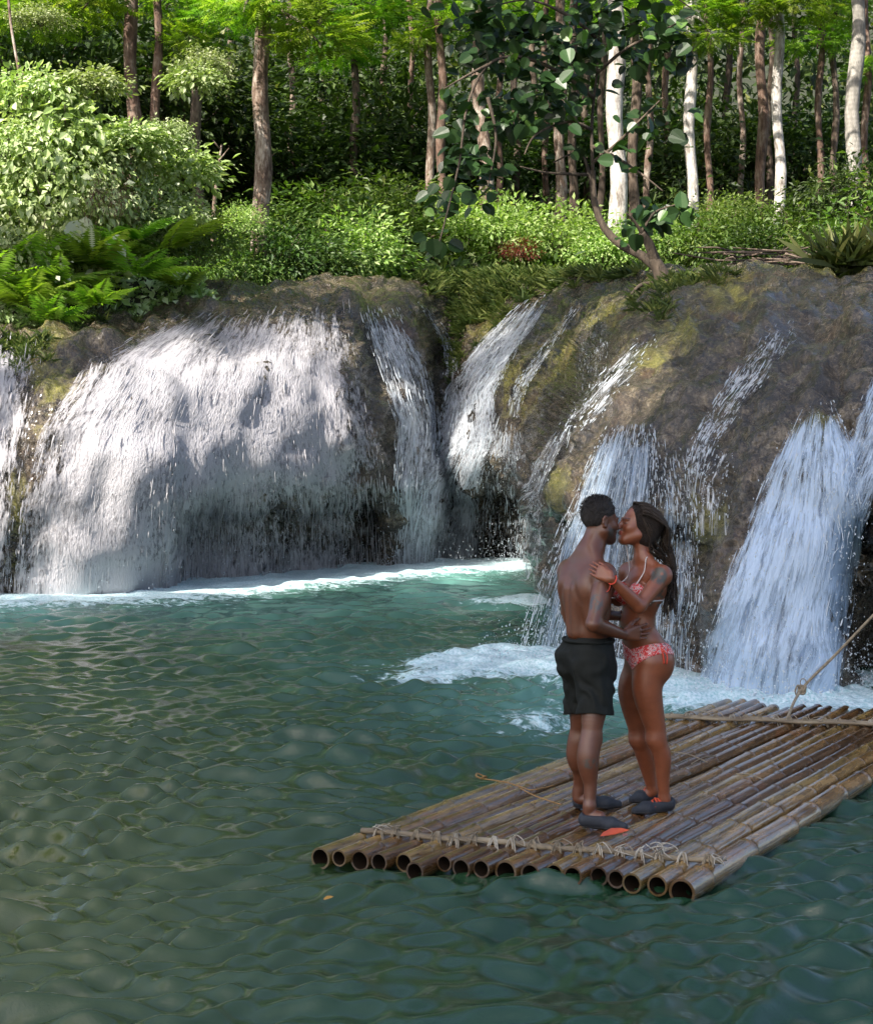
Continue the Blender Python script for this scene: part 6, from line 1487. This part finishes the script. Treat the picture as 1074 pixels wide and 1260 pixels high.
for gi, T in enumerate(targets(30000)):
    px = T[:, 0] / T[:, 1] * FPX + CX; py = HY - (T[:, 2] - CAMH) / T[:, 1] * FPX
    li = light_at(px, py) if gi else light_at(px, py)
    if gi == 0:  # the pool itself: only its far left rim and a few flecks are sunlit
        hi = (T[:, 1] > 7.5) & (T[:, 1] < 10.5); li = np.where((py > 735) | hi, 0.0, li)
    if gi == 2: li = np.maximum(li, 0.52)
    if gi == 3: li = np.full(len(T), 0.12)
    keep = rc.random(len(T)) > li * 1.4
    T = T[keep]
    # distance along the sun ray until clear of the picture
    t = np.full(len(T), 3.0)
    for _ in range(60):
        Q_ = T + SUN * t[:, None]; inside = (Q_[:, 2] < CAMH + (HY + 55) / FPX * np.maximum(Q_[:, 1], 0.5)) & (Q_[:, 1] > 0.5)
        t = np.where(inside, t + 0.5, t)
    if gi == 0: t = np.maximum(t, (T[:, 1] + 1.5) / 0.55)          # over and behind the viewer: the sky ahead stays open
    if gi == 1: t = np.maximum(t, (T[:, 1] + 1.5) / 0.55)
    t = t + 0.8 + 3.6 * rc.random(len(T)) ** 1.3
    LEAFP.append(T + SUN * t[:, None])
LEAFP = np.concatenate(LEAFP)
# keep the sunny spots clear of leaves
pr = []
k = 1500; px = -60 + 1150 * rc.random(k); pb = np.interp(px, PXS, PYB); pt = np.interp(px, PXS, PYT); py = pt + (pb - pt) * rc.random(k)
ok = rc.random(k) < (light_at(px, py) - .45) * 2; pr.append(cliff_at(px[ok], py[ok], np.full(ok.sum(), .15))[0])
for (x0, x1, y0, y1, Y0, kk) in [(-60, 260, 90, 400, 28.3, 420), (420, 1074, 235, 340, 37.2, 420), (740, 775, 80, 290, 38, 60), (945, 972, 20, 250, 40, 60), (330, 560, 0, 90, 38, 120), (525, 550, 180, 260, 41, 20)]:
    px = x0 + (x1 - x0) * rc.random(kk); py = y0 + (y1 - y0) * rc.random(kk); ok = rc.random(kk) < (light_at(px, py) - .3) * 2
    pr.append(np.stack([(px - CX) / FPX * Y0, px * 0 + Y0, CAMH - (py - HY) / FPX * Y0], -1)[ok])
pr = np.concatenate(pr); bad = np.zeros(len(LEAFP), bool)
for p_ in pr:
    v = LEAFP - p_; t_ = v @ SUN; bad |= (t_ > 0) & (((v - t_[:, None] * SUN) ** 2).sum(1) < 0.36 ** 2)
LEAFP = LEAFP[~bad]
# trunks and limbs added out of view to carry the shade leaves
CT = [(-22, -4, 'very tall unseen tree added for shade well behind the viewer on the left'), (-32, -8, 'farthest tall unseen tree added for shade behind the viewer on the left'), (-13, -9, 'tall unseen tree added for shade straight behind the viewer'),
      (-11.5, 12, 'left bank unseen tree added for shade past the picture edge, nearest the viewer'), (-13, 21, 'left bank unseen tree added for shade past the picture edge, beside the broad curtain fall'), (-15.5, 31, 'left bank unseen tree added for shade past the picture edge, beside the thicket'),
      (9.5, 9, 'right bank unseen tree added for shade past the picture edge, beside the raft'), (12, 20, 'right bank unseen tree added for shade past the picture edge, above the rock slope'), (-7.5, -1, 'unseen tree added for shade behind the viewer on the left'), (14, 33, 'right unseen tree added for shade past the picture edge, beside the grove')]
B = np.array([[x, y] for x, y, _ in CT]); dist = np.linalg.norm(LEAFP[:, None, :2] - B[None], axis=2); own = dist.argmin(1)
for i, (x, y, lab) in enumerate(CT):
    P = LEAFP[own == i]
    if len(P) < 10: continue
    gz = 0.0 if y < 24 else float(ground_z(x, y)) - 0.5
    e = empty('added_shade_tree', (x, y, gz), lab, 'tree', 'unseen shade trees added around the pool'); o0 = np.array([x, y, gz])
    top = np.array([x, y, P[:, 2].mean() + 0.5]); mb = MB(); k = 18; t = np.linspace(0, 1, k)
    mb.tube(np.stack([0.2 * np.sin(t * 5), 0.2 * np.cos(t * 4), t * (top[2] - gz) - 0.8 * (1 - t)], -1), 0.42 - 0.25 * t, 12); obj('trunk', mb.mesh('trunk', B_BROWN), e)
    mb = MB(); cen = P[rc.choice(len(P), min(26, len(P)), replace=False)]
    for c_ in cen:
        s0 = np.array([x, y, gz + (c_[2] - gz) * (0.72 + 0.15 * rc.random())]); mid = (s0 + c_) / 2 + np.array([0, 0, 1.2])
        # keep limbs above the picture
        mid[2] = max(mid[2], CAMH + (HY + 70) / FPX * max(mid[1], 0))
        mb = MB(); mb.tube(spl([s0, mid, c_], 14) - o0, np.linspace(0.13, 0.025, 14), 6); obj('limb', mb.mesh('limb', B_BROWN), e)
    n = len(P); k = 5
    PL = np.repeat(P, k, 0) + rc.normal(size=(n * k, 3)) * 0.16; L = 0.16 + 0.14 * rc.random(n * k)
    obj('crown', leaves_mesh('crown', M_GM, [leaf_arrays(PL - o0, unit(rc.normal(size=PL.shape) + [0, 0, -0.4]), unit(rc.normal(size=PL.shape) * 0.7 + SUN), L, L * 0.55, DIAMOND, 0.2, 0.1)]), e)
